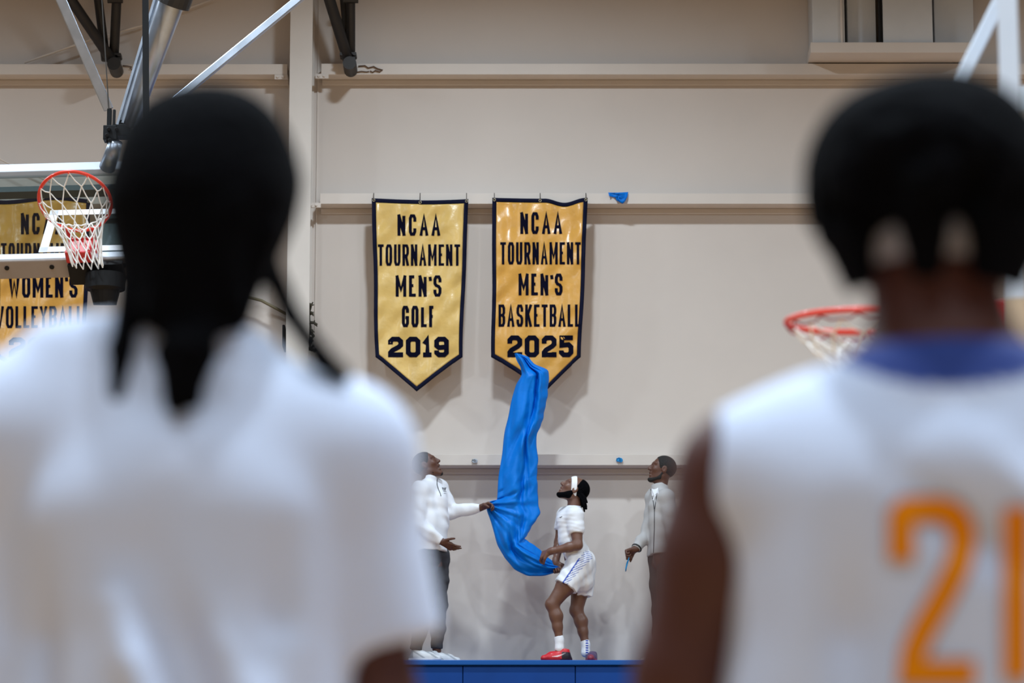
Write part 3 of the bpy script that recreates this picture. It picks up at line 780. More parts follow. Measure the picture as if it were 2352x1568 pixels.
# ---------------- man in the white quarter-zip, looking up to the right, pulling the sheet
def quarter_zip_man():
    Y0 = YF+.16; J = lambda x, y, dy=0.: at(x, y, Y0+dy)
    root = thing('person', (J(985, 1500)[0], Y0, ZP), 'man in white quarter zip and dark trousers pulling the blue sheet with one hand', 'person')
    neck, skull = J(986, 1103), J(979, 1068)
    rs_, ls = J(966, 1124, -.13), J(1010, 1119, .12)
    re, le = J(957, 1204, -.20), J(1036, 1176, .13)
    rw_, lw = J(1014, 1243, -.20), J(1103, 1166, .03)
    rh, lh = J(982, 1285, -.085), J(1006, 1283, .085)
    rk, lk = J(976, 1388, -.09), J(1008, 1388, .06)
    ra, la = J(955, 1492, -.07), J(1003, 1489, .08)
    fw, up = nrm((.86, -.14, .52)), (-.52, 0, .86)
    F = Field(*body_bounds([neck, skull+V3(0, 0, .05), re, lw+V3(.16, 0, 0), rw_+V3(.18, 0, 0), ra, la, rh], .15), .0048)
    F.chain([J(972, 1150, -.07), J(984, 1262, -.07)], [.085, .085]); F.chain([J(1000, 1148, .06), J(1002, 1262, .06)], [.085, .085], .05)
    F.cone(rs_, ls, .06, .06, .05); F.cone(neck-V3(0, 0, .03), skull+V3(0, 0, -.03), .060, .056, .03)
    F.cone(rh, lh, .09, .09, .04)
    for a, b, c in ((rs_, re, rw_), (ls, le, lw)):
        F.chain([a, lerp(a, b, .5), b], [.055, .05, .04], .03); F.chain([b, lerp(b, c, .35), c], [.04, .038, .026], .02)
    for a, b, c in ((rh, rk, ra), (lh, lk, la)):
        F.chain([a, b], [.085, .056], .04); F.chain([b, lerp(b, c, .3), c], [.053, .052, .034], .03)
        F.cone(c, c+V3(.01, 0, -.05), .03, .03, .03)
    head(F, skull, fw, up, 1.06, mouth=.016)
    hand(F, rw_, nrm(J(1040, 1257, -.22)-rw_), (.1, .6, .8), 1, 1.08, (.12, .16, .30, .42), (.25, -.25), .1)
    hand(F, lw, nrm(J(1130, 1157, -.0)-lw), (.1, -.35, -.9), -1, 1.05, (.75, .8, .85, .9), (.9, .3))
    F.mesh('body', M['skin_a'], root)
    # hair and goatee
    H = Field(skull-.17, skull+.17, .0045); f, u, r = frame(fw, up)
    H.ell(skull+1.06*(-.014*f+.027*u), [.107, .100, .085], [f, u, r], 0)
    H.cut(skull+.052*f+.035*u, f*.9+u*-.35); H.cut(skull-.035*u-.03*f, -u+.25*f)
    H.mesh('hair', M['hair_short'], root)
    G = Field(skull-.2, skull+.2, .004)
    for e in (-1, 1): G.cone(skull+1.06*(.05*f-.112*u+e*.018*r), skull+1.06*(.015*f-.085*u+e*.05*r), .018, .012, .01)
    G.ell(skull+1.06*(.066*f-.124*u), [.024, .022, .027], [f, u, r], .01); G.mesh('beard', M['hair_short'], root)
    # quarter-zip
    S = Field(*body_bounds([neck, re, lw, rw_, rh-V3(0, 0, .05)], .16), .0055)
    S.chain([J(974, 1146, -.075), J(982, 1200, -.08), J(984, 1275, -.075)], [.102, .105, .108], .04)
    S.chain([J(1000, 1144, .06), J(1001, 1200, .06), J(1000, 1275, .06)], [.100, .104, .108], .06)
    S.cone(J(1006, 1150, -.02), J(1002, 1268, -.02), .085, .092, .05)
    S.cone(rs_, ls, .078, .076, .05); S.cone(neck-V3(.01, 0, .05), neck+V3(0, 0, .005), .085, .066, .03)
    S.cone(neck+V3(0, 0, -.01), neck+V3(.004, 0, .03), .066, .062, .01, cap=True)
    S.chain([rs_, lerp(rs_, re, .55), re, lerp(re, rw_, .5), rw_], [.078, .072, .064, .056, .040], .025, cap=True)
    S.chain([ls, lerp(ls, le, .55), le, lerp(le, lw, .5), lw], [.076, .070, .062, .052, .038], .025, cap=True)
    S.cut(J(1000, 1268), (0, 0, -1))
    S.wrinkle(folds(J(1000, 1190), .0048, 3)); S.cut(J(1000, 1268), (.05, 0, -1))
    so = S.mesh('quarter_zip', M['white_cloth'], root)
    z = [(1007, 1092), (1004, 1103), (1004, 1113), (1007, 1123), (1011, 1132), (1013, 1139)]
    decal('zip', so, stroke(z, 1.6, False, 2.), M['zip'], root, .003)
    lv, lf = [], []
    for pl, th in (([(1016, 1119), (1018, 1124), (1020, 1120), (1022, 1125), (1024, 1119)], 2.2), ([(1018, 1127), (1025, 1128)], 1.2), ([(1019, 1132), (1026, 1133)], .9)):
        v_, f_ = stroke(pl, th, False, 2.); n0 = len(lv); lv += v_; lf += [tuple(i+n0 for i in q) for q in f_]
    decal('chest_logo', so, (lv, lf), M['zip'], root, .003)
    # trousers
    T = Field(*body_bounds([rh+V3(0, 0, .02), lh, rk, lk, ra, la], .15), .006)
    T.cone(rh+V3(0, 0, .03), lh+V3(0, 0, .03), .102, .102, .04)
    for a, b, c in ((rh, rk, ra), (lh, lk, la)):
        T.chain([a, lerp(a, b, .5), b], [.10, .086, .072], .04); T.chain([b, lerp(b, c, .55), c+V3(0, 0, .0)], [.074, .066, .052], .03, cap=True)
    T.wrinkle(folds(J(1000, 1400), .0035, 8)); T.mesh('trousers', M['charcoal'], root)
    for (ank, hx, tx, dy) in ((ra, 940, 984, -.07), (la, 984, 1061, .08)):
        g = J(hx, 1514, dy); t = J(tx if tx > 1000 else hx+77, 1514, dy-.02)
        shoe('shoe', g, t, ZP, root, lambda a, z, P: np.array([lin((236, 237, 240)) if zz < .024 else (lin((158, 162, 168)) if (abs((aa*2.6+zz*14) % 1-.5) < .12 or aa < .12) else lin((206, 208, 213))) for aa, zz in zip(a, z)]), .12, .043)
    return root
quarter_zip_man()

# ---------------- player with the white headband, bent knees, gathering the sheet
def headband_player():
    Y0 = YF+.17; J = lambda x, y, dy=0.: at(x, y, Y0+dy)
    root = thing('person', (J(1310, 1500)[0], Y0, ZP), 'player in white headband, tee and shorts bending his knees to gather the blue sheet', 'person')
    neck, skull = J(1318, 1160), J(1318, 1124)
    ns, fs_ = J(1321, 1184, -.17), J(1299, 1184, .16)
    ne, fe = J(1327, 1252, -.22), J(1284, 1245, .17)
    nw, fw_ = J(1264, 1266, -.18), J(1277, 1290, .06)
    nh, fh = J(1332, 1300, -.085), J(1342, 1300, .085)
    nk, fk = J(1268, 1388, -.10), J(1324, 1402, .10)
    na, fa = J(1285, 1470, -.09), J(1345, 1480, .08)
    f0, up = nrm((-.76, -.10, .64)), (.64, 0, .76)
    F = Field(*body_bounds([skull, neck, ne, nw-V3(.12, 0, 0), fa, fh, na+V3(-.1, 0, -.03)], .14), .0046)
    F.chain([J(1307, 1196, -.075), J(1318, 1280, -.07)], [.095, .085]); F.chain([J(1307, 1196, .075), J(1318, 1280, .07)], [.095, .085], .05)
    F.cone(ns, fs_, .06, .06, .05); F.cone(neck-V3(0, 0, .03), skull+V3(.01, 0, -.03), .060, .058, .03)
    F.cone(nh, fh, .085, .085, .05)
    for a, b, c in ((ns, ne, nw), (fs_, fe, fw_)):
        F.chain([a, lerp(a, b, .45), b], [.062, .056, .042], .03); F.chain([b, lerp(b, c, .32), c], [.042, .042, .027], .02)
    for a, b, c in ((nh, nk, na), (fh, fk, fa)):
        F.chain([a, lerp(a, b, .5), b], [.085, .080, .056], .04)
        back = V3(.016, .0, 0)
        F.chain([b, lerp(b, c, .32)+back, lerp(b, c, .62)+back*.5, c], [.054, .057, .043, .031], .025)
        F.ell(b+V3(-.025, 0, .005), [.032, .036, .04], None, .02)
    F.cone(na, na+V3(-.01, 0, -.11), .03, .03, .03); F.cone(fa, fa+V3(-.01, 0, -.07), .03, .03, .03)
    head(F, skull, f0, up, 1.05, mouth=.006)
    hand(F, nw, nrm(J(1246, 1274, -.12)-nw), (-.25, .75, -.45), 1, 1.08, (.55, .6, .65, .7), (.7, .2))
    hand(F, fw_, nrm(J(1284, 1318, .02)-fw_), (-.2, -.9, .2), -1, 1.06, (.8, .85, .9, .95), (.8, .3))
    F.mesh('body', M['skin_b'], root)
    f, u, r = frame(f0, up); H = Field(skull-.24, skull+.24, .0045)
    H.ell(skull+(-.035*f+.03*u), [.098, .098, .088], [f, u, r], 0)
    H.cut(skull+.0*f+.03*u, f)
    rs = random.Random(4)
    for i in range(26):                                        # short twists falling over the nape and behind the ear
        a = rs.uniform(-1, 1); p = skull+(-.055-.03*rs.random())*f+(.01-.03*rs.random())*u+a*.075*r
        e = p+V3(.02+.035*rs.random(), a*.02, -.075-.05*rs.random()); H.chain([p, lerp(p, e, .5)+V3(.012, 0, 0), e], [.013, .011, .008], .006)
    H.mesh('hair', M['hair'], root)
    B = Field(skull-.2, skull+.2, .004)
    for e in (-1, 1):
        B.chain([skull+(-.002*f-.03*u+e*.074*r), skull+(.01*f-.075*u+e*.062*r), skull+(.06*f-.115*u+e*.022*r)], [.016, .030, .024], .015)
        B.cone(skull+(.09*f-.045*u+e*.008*r), skull+(.083*f-.06*u+e*.026*r), .0075, .007, .005)
    B.ell(skull+(.07*f-.118*u), [.026, .024, .03], [f, u, r], .012); B.mesh('beard', M['hair'], root)
    hb = Field(skull-.2, skull+.2, .0045)                      # headband round the forehead to the nape
    ax = nrm(f*.97+u*.0); hb.ell(skull+(-.012*f+.024*u), [.112, .107, .094], [f, u, r], 0)
    bc = skull+.028*f+.03*u; bn = nrm(f*.76-u*.55); hb.cut(bc+bn*.025, bn); hb.cut(bc-bn*.025, -bn)
    hb.mesh('headband', M['band'], root)
    S = Field(*body_bounds([neck, ne+V3(0, 0, .04), fs_, nh-V3(0, 0, .02)], .15), .0052)
    S.chain([J(1306, 1196, -.08), J(1311, 1240, -.075), J(1326, 1284, -.08)], [.108, .098, .104], .04)
    S.chain([J(1306, 1196, .075), J(1311, 1240, .075), J(1326, 1284, .08)], [.108, .098, .104], .06)
    S.cone(ns, fs_, .072, .07, .05); S.cone(neck-V3(.0, 0, .05), neck-V3(0, 0, .012), .082, .064, .03, cap=True)
    S.chain([ns, lerp(ns, ne, .42), lerp(ns, ne, .60)], [.077, .069, .062], .03, cap=True)
    S.chain([fs_, lerp(fs_, fe, .40), lerp(fs_, fe, .55)], [.080, .070, .066], .03, cap=True)
    S.cone(J(1338, 1262, -.03), J(1350, 1296, -.03), .055, .06, .05)
    S.wrinkle(lambda X, Y, Z: .0009*np.sin(150*(Z-ZP)+14*(X-root.location.x)+2.2*np.sin(24*(X-root.location.x)+9*Y+17*(Z-ZP)))+.0010*np.sin(85*(Z-ZP)-60*(X-root.location.x)+11*Y)); S.cut(J(1330, 1298, 0), (.12, 0, -1))
    so = S.mesh('tee_shirt', M['white_cloth'], root)
    decal('chest_mark', so, stroke([(1285, 1187), (1287, 1188), (1291, 1185.5)], 1.3, False, 2.), M['zip'], root, .003)
    T = Field(*body_bounds([nh, fh, lerp(nh, nk, .7), lerp(fh, fk, .7)], .17), .005)
    T.cone(nh+V3(-.02, 0, .06), fh+V3(-.02, 0, .06), .108, .108, .04)
    hn, hf = J(1300, 1347, -.105), J(1339, 1369, .095)
    T.chain([nh+V3(-.0, 0, .02), hn+V3(0, 0, .0)], [.112, .112], .03, cap=True)
    T.chain([fh+V3(.0, 0, .02), hf], [.108, .088], .03, cap=True)
    T.cone(J(1336, 1290, -.02), J(1340, 1335, -.02), .118, .092, .04)
    T.wrinkle(lambda X, Y, Z: .003*np.sin(95*(X-root.location.x)+30*Y+18*(Z-ZP)+1.5*np.sin(21*Z))+.002*np.sin(60*Y-40*(Z-ZP))); T.cut(J(1325, 1274, 0), (-.25, 0, 1))
    def stripes(P):
        # two raking blue bars and a fan of slashes down the side panel
        q = P-nh; d = nrm(hn-nh); s = q@d; across = q@nrm(np.cross((0, -1, 0), d)); side = P[:, 1] < Y0-.10
        a = (np.abs(across-(-.035-.0*s)) < .006) & (s > -.03)
        b = (np.abs(((s*1.0+across*1.7) % .034)-.017) < .0052) & (across > -.035) & (across < .035-.15*(s-.03))
        return side & (a | b)
    T.mesh('shorts', M['tinted'], root, tinted((236, 238, 243), (stripes, (26, 66, 172))))
    for (k, a, hx, tx, dy, m) in ((nk, na, 0, 0, -.09, 0), (fk, fa, 0, 0, .08, 1)):
        K = Field(*body_bounds([a, a+V3(0, 0, -.06)], .12), .004)
        top = lerp(a, k, .02) if m == 0 else lerp(a, k, -.0)
        K.chain([lerp(a, k, .10), a, a-V3(0, 0, .07)], [.040, .037, .042], .02, capa=False); K.cut(lerp(a, k, .11), k-a)
        K.wrinkle(lambda X, Y, Z: .0013*np.sin(700*Z)+0*X+0*Y)
        if m == 0: K.mesh('sock', M['white_cloth'], root)
        else:
            K.mesh('sock', M['tinted'], root, tinted((236, 238, 243), (lambda P: (np.abs(P[:, 0]-fa[0]-.012) < .011) & (((P[:, 2]*48) % 1) < .62) & (P[:, 1] < fa[1]), (24, 60, 168))))
    def red(a, z, P):
        c = np.tile(np.array(lin((206, 24, 40))), (len(a), 1))
        c[(a < .30) & (z < .075)] = lin((34, 26, 40)); c[z < .014] = lin((70, 22, 34)); c[(z < .026) & (a > .35)] = lin((168, 18, 34))
        sw = (np.abs(z-(.038+.05*(a-.42)**2*4+(.42-a)*.07)) < .0065*(1-np.abs(a-.42)/.26)) & (a > .18) & (a < .62)
        c[sw] = lin((240, 214, 214)); return c
    shoe('shoe', J(1311, 1513, -.09), J(1240, 1513, -.10), ZP, root, red, .108, .047)
    def plum(a, z, P):
        c = np.tile(np.array(lin((78, 60, 96))), (len(a), 1)); c[z < .02] = lin((170, 60, 80)); c[a > .8] = lin((130, 40, 62)); return c
    g = J(1362, 1513, .13); shoe('shoe', g, g+V3(-.03, -.27, 0), ZP, root, plum, .10, .046)
    return root
headband_player()

# ---------------- man in the grey jacket, looking up to the left, a blue strip in his fist
def jacket_man():
    Y0 = YF+.18; J = lambda x, y, dy=0.: at(x, y, Y0+dy)
    root = thing('person', (J(1525, 1500)[0], Y0, ZP), 'man in grey zip jacket looking up behind the right player arm', 'person')
    neck, skull = J(1516, 1114), J(1521, 1078)
    ns, fs_ = J(1530, 1142, -.14), J(1502, 1140, .13)
    ne, fe = J(1548, 1228, -.2), J(1488, 1222, .10)
    nw, fw_ = J(1552, 1290, -.2), J(1461, 1260, .0)
    nh, fh = J(1535, 1292, -.085), J(1516, 1290, .085)
    nk, fk = J(1530, 1400, -.09), J(1518, 1400, .09)
    na, fa = J(1530, 1490, -.08), J(1514, 1490, .08)
    f0, up = nrm((-.93, -.12, .28)), (.28, 0, .93)
    F = Field(*body_bounds([skull, neck, nw, fw_-V3(.12, 0, 0), fa, na], .15), .0055)
    F.chain([J(1516, 1166, -.07), J(1524, 1280, -.07)], [.09, .088]); F.chain([J(1514, 1166, .07), J(1518, 1280, .07)], [.09, .088], .05)
    F.cone(ns, fs_, .06, .06, .05); F.cone(neck-V3(0, 0, .03), skull+V3(.01, 0, -.03), .06, .058, .03); F.cone(nh, fh, .09, .09, .05)
    for a, b, c in ((ns, ne, nw), (fs_, fe, fw_)):
        F.chain([a, b], [.055, .04], .03); F.chain([b, lerp(b, c, .35), c], [.04, .038, .027], .02)
    for a, b, c in ((nh, nk, na), (fh, fk, fa)):
        F.chain([a, b], [.085, .056], .04); F.chain([b, lerp(b, c, .3), c], [.053, .052, .034], .03); F.cone(c, c+V3(-.01, 0, -.05), .03, .03, .03)
    head(F, skull, f0, up, 1.06, mouth=.006)
    hand(F, fw_, nrm(J(1436, 1272, -.02)-fw_), (-.1, -.55, -.8), -1, 1.08, (1.05, 1.1, 1.15, 1.2), (.9, .4))
    hand(F, nw, (0, 0, -1), (0, 1, 0), -1, 1.05, (.3, .35, .4, .45))
    F.mesh('body', M['skin_a'], root)
    f, u, r = frame(f0, up); H = Field(skull-.18, skull+.18, .0055)
    H.ell(skull+1.06*(-.014*f+.027*u), [.109, .102, .087], [f, u, r], 0); H.cut(skull+.05*f+.035*u, f*.9-u*.35); H.cut(skull-.035*u-.03*f, -u+.25*f)
    H.mesh('hair', M['hair_short'], root)
    B = Field(skull-.2, skull+.2, .005)
    for e in (-1, 1): B.chain([skull+(-.002*f-.04*u+e*.074*r), skull+(.01*f-.085*u+e*.06*r), skull+(.068*f-.118*u+e*.02*r)], [.010, .015, .02], .015)
    B.ell(skull+(.074*f-.12*u), [.027, .022, .027], [f, u, r], .012); B.mesh('beard', M['hair_short'], root)
    S = Field(*body_bounds([neck, ne, fe, nw, fw_, nh], .16), .006)
    S.chain([J(1516, 1164, -.075), J(1524, 1278, -.075)], [.104, .110], .04); S.chain([J(1513, 1164, .075), J(1514, 1278, .07)], [.104, .108], .06)
    S.cone(ns, fs_, .076, .075, .05); S.cone(neck-V3(0, 0, .05), neck+V3(-.012, 0, .012), .085, .066, .03, cap=True)
    S.chain([ns, lerp(ns, ne, .5), ne, lerp(ne, nw, .5), nw], [.078, .07, .06, .054, .043], .025, cap=True)
    S.chain([fs_, lerp(fs_, fe, .5), fe, lerp(fe, fw_, .5), fw_], [.072, .064, .058, .052, .040], .025, cap=True)
    S.wrinkle(folds(J(1515, 1200), .005, 31)); S.cut(J(1520, 1276), (0, 0, -1))
    so = S.mesh('jacket', M['grey_cloth'], root)
    v_, f_ = [], []
    for pl in ([(1491, 1110), (1495, 1128), (1500, 1150), (1503, 1172)], [(1510, 1124), (1507, 1146), (1503, 1172)], [(1503, 1172), (1503, 1215), (1501, 1272)]):
        a_, b_ = stroke(pl, 1.6, False, 3.); n0 = len(v_); v_ += a_; f_ += [tuple(i+n0 for i in q) for q in b_]
    decal('zip', so, (v_, f_), M['zip'], root, .003)
    ins = [(1497, 1122), (1512, 1120), (1513, 1132), (1508, 1148), (1503, 1170), (1499, 1148), (1496, 1132)]
    c = np.mean(np.array(ins), 0); decal('undershirt', so, ([c]+[np.array(p) for p in ins], [(0, i+1, (i+1) % len(ins)+1) for i in range(len(ins))]), M['white_cloth'], root, .004)
    n = 18; ctr = fw_+.012*nrm(fe-fw_); d = nrm(fe-fw_); x = nrm(np.cross(d, (0, 0, 1))); y = np.cross(d, x)
    MB().tube([ctr+.041*(math.cos(2*math.pi*k/n)*x+math.sin(2*math.pi*k/n)*y) for k in range(n)], .009, 8, closed=True).build('wristband', M['wrist'], root, smooth=True)
    T = Field(*body_bounds([nh, fh, nk, fk, na, fa], .16), .007)
    T.cone(nh+V3(0, 0, .05), fh+V3(0, 0, .05), .102, .102, .04)
    for a, b, c in ((nh, nk, na), (fh, fk, fa)):
        T.chain([a, lerp(a, b, .5), b], [.102, .09, .076], .04); T.chain([b, lerp(b, c, .55), c+V3(0, 0, -.02)], [.074, .066, .056], .03, cap=True)
    T.wrinkle(folds(J(1520, 1400), .0035, 28)); T.mesh('trousers', M['brown_trousers'], root)
    for dy, hx in ((-.08, 1556), (.08, 1540)):
        shoe('shoe', J(hx, 1514, dy), J(hx-70, 1514, dy), ZP, root, lambda a, z, P: np.array([lin((208, 202, 198)) if zz < .03 or aa > .8 else lin((160, 150, 146)) for aa, zz in zip(a, z)]), .1, .047, .0055)
    return root, J
root3, J3 = jacket_man()
# narrow blue strip hanging from his fist
P = [(1443, 1272), (1445, 1280), (1441, 1290), (1438, 1302), (1437, 1311)]
vs, fs = [], []
for i, (x, y) in enumerate(P):
    w = (1.2, 1.6, 2.0, 1.8, .9)[i]
    for k, s in enumerate((-1, 0, 1)): vs.append(J3(x+s*w, y+(1.5 if s else 0), -.04+.012*(k == 1)*(-1)**i))
for i in range(len(P)-1):
    for k in (0, 1): fs.append((i*3+k, i*3+k+1, i*3+k+4, i*3+k+3))
o = MB().add(vs, fs).build('plastic_strip', M['blue_light'], None, smooth=True); s = o.modifiers.new('thickness', 'SOLIDIFY'); s.thickness = .002
tag(o, 'thin light blue plastic strip dangling from the fist of the grey jacket man', 'plastic scrap')

# ---------------- the two players close to the camera, seen from behind
def lower_body(F, T, root, x, Y, zh, z_leg, sh, skin=True):
    pass
def near_left():
    Y0 = 4.3; J = lambda px, py, dy=0.: at(px, py, Y0+dy)
    cx = J(425, 900)[0]
    root = thing('person', (cx, Y0, 0), 'blurred player with long black locs and white tee standing close by at left', 'person')
    skull = J(470, 430, .02); neck = J(468, 790, .02); sz = J(0, 1035)[2]
    ls, rs_ = V3(cx-.215, Y0, sz+.005), V3(cx+.19, Y0, sz-.01)
    le, re = V3(cx-.30, Y0+.02, sz-.30), V3(J(872, 1400)[0], Y0+.02, sz-.30)
    lw, rw_ = V3(cx-.31, Y0+.16, sz-.52), V3(re[0]+.01, Y0+.17, sz-.52)
    hz = sz-.56
    lh, rh = V3(cx-.09, Y0, hz), V3(cx+.09, Y0, hz)
    lk, rk = V3(cx-.12, Y0+.03, .50), V3(cx+.12, Y0+.03, .50); la, ra = V3(cx-.13, Y0-.02, .09), V3(cx+.13, Y0-.02, .09)
    F = Field(V3(cx-.5, Y0-.25, .0), V3(cx+.5, Y0+.45, skull[2]+.2), .009)
    for s in (-1, 1): F.chain([V3(cx+s*.085, Y0, sz-.1), V3(cx+s*.075, Y0, hz+.05)], [.105, .1], .05)
    F.cone(ls, rs_, .06, .06, .05); F.cone(V3(neck[0], neck[1], sz), skull, .064, .06, .04); F.cone(lh, rh, .1, .1, .05)
    for s in (ls, rs_): F.cone(s, V3(neck[0], neck[1], sz+.06), .06, .055, .05)
    for a, b, c, sd in ((ls, le, lw, -1), (rs_, re, rw_, 1)):
        F.chain([a, lerp(a, b, .45), b], [.065, .058, .046], .03); F.chain([b, lerp(b, c, .3), c], [.046, .045, .029], .02)
        hand(F, c, (0, .5, -.8), (-sd, 0, 0), sd, 1.05, (.3, .35, .4, .45))
    for a, b, c in ((lh, lk, la), (rh, rk, ra)):
        F.chain([a, b], [.095, .06], .04); F.chain([b, lerp(b, c, .3)-V3(0, .02, 0), c], [.056, .058, .036], .03)
    head(F, skull, (0, 1, .1), (0, -.1, 1), 1.0)
    F.mesh('body', M['skin_c'], root)
    H = Field(V3(skull[0]-.3, Y0-.3, skull[2]-.5), V3(skull[0]+.3, Y0+.25, skull[2]+.2), .008)
    H.ell(J(468, 400, .0), [.104, .125, .112]); H.ell(J(530, 380, .0), [.075, .1, .085], None, .04); H.ell(J(400, 420, 0), [.072, .11, .1], None, .04)
    H.chain([J(430, 480, -.06), J(425, 690, -.07)], [.085, .055], .05); H.chain([J(345, 480, -.02), J(330, 690, -.03)], [.045, .030], .04)
    H.chain([J(545, 480, -.04), J(515, 690, -.04)], [.066, .040], .05); H.chain([J(600, 430, .01), J(575, 560, 0)], [.04, .03], .04)
    rr = random.Random(9)
    for i in range(64):                                        # locs: roots over the skull, hanging to the nape
        a = rr.uniform(-1.25, 1.25); zt = rr.uniform(-.03, .05)
        p = skull+V3(math.sin(a)*.098*(1-abs(zt)), -math.cos(a)*.10*(1-zt*1.2), .02+zt)
        end = J(450+rr.uniform(-110, 105), rr.uniform(660, 750), -.08+rr.uniform(-.02, .05))
        m = lerp(p, end, .5)+V3(math.sin(a)*.025, -.035, .02)
        H.chain([p, m, end], [.013, .012, .009], .012)
    for i in range(9):                                         # the thick tail down the back
        ex = 425+rr.uniform(-34, 34); H.chain([J(450+rr.uniform(-60, 60), 690, -.075), J(425+rr.uniform(-40, 40), 810, -.115), J(ex, 900+rr.uniform(-20, 45), -.12)], [.018, .016, .009], .014)
    for i in range(3): H.chain([J(300+i*8, 640, -.03), J(272+i*6, 800, -.07), J(262+i*5, 905+i*14, -.085)], [.014, .012, .009], .01)
    for i in range(3): H.chain([J(622-i*8, 600, .02), J(672-i*5, 720, -.01), J(745-i*5, 815+i*9, -.055), J(800-i*10, 862+i*6, -.07)], [.012, .011, .010, .007], .008)
    H.mesh('locs', M['hair'], root)
    S = Field(V3(cx-.45, Y0-.28, hz-.12), V3(cx+.45, Y0+.25, sz+.2), .008)
    for s in (-1, 1): S.chain([V3(cx+s*.095, Y0-.01, sz-.1), V3(cx+s*.087, Y0, sz-.35), V3(cx+s*.085, Y0, hz-.1)], [.128, .116, .12], .06)
    S.chain([ls, J(150, 852), J(315, 800)], [.08, .056, .05], .05)
    S.chain([V3(cx, Y0-.004, sz-.06), V3(cx, Y0-.004, hz-.1)], [.124, .122], .06)
    S.cone(ls, rs_, .082, .082, .06)
    for s in (ls, rs_): S.cone(s, V3(neck[0], neck[1]-.005, sz+.09), .08, .072, .06)
    S.cone(V3(neck[0], neck[1], sz+.02), V3(neck[0], neck[1], sz+.14), .085, .078, .03, cap=True)
    S.cone(ls, lerp(ls, le, .95), .092, .082, .04, cap=True); S.cone(rs_, V3(J(880, 1400)[0], re[1], lerp(rs_, re, .80)[2]), .088, .078, .04, cap=True)
    def tee(X, Y, Z):                                          # slack folds fanning from the shoulder blades
        x, y, z = X-cx, Y-Y0, Z-sz; back = np.clip((-y+.02)/.08, 0, 1)
        def ridge(x0, k, w, a, z0, z1): return a*np.exp(-((x-x0-k*z)/w)**2)*np.clip((z0-z)/.16, 0, 1)**2*np.clip((z-z1)/.06, 0, 1)
        d = ridge(-.125, -.30, .024, .034, -.12, -.7)+ridge(-.215, .05, .024, .024, -.10, -.7)+ridge(-.02, -.30, .03, .016, -.1, -.6)
        d = d+ridge(.165, .10, .026, .024, -.10, -.6)+ridge(.08, -.1, .03, .012, -.16, -.7)
        d = d-ridge(.125, -.03, .026, .020, -.06, -.6)-ridge(-.175, -.10, .022, .022, -.08, -.7)-ridge(-.06, -.34, .03, .016, -.1, -.6)
        d = d-ridge(.0, .3, .04, .010, -.02, -.2)
        return -(d*back)*1.1
    S.wrinkle(tee); S.cut(V3(0, 0, hz-.1), (0, 0, -1)); S.mesh('tee_shirt', M['white_near'], root)
    T = Field(V3(cx-.35, Y0-.25, .4), V3(cx+.35, Y0+.25, hz+.15), .012)
    T.cone(lh+V3(0, 0, .02), rh+V3(0, 0, .02), .118, .118, .05)
    for a, b in ((lh, lk), (rh, rk)): T.chain([a, lerp(a, b, .9)], [.12, .12], .03, cap=True)
    T.mesh('shorts', M['white_near'], root)
    for c in (la, ra): shoe('shoe', V3(c[0], c[1]-.07, 0), V3(c[0], c[1]+.23, 0), 0, root, lambda a, z, P: np.tile(np.array(lin((225, 225, 228))), (len(a), 1)), .12, .05, .008)
    return root
near_left()

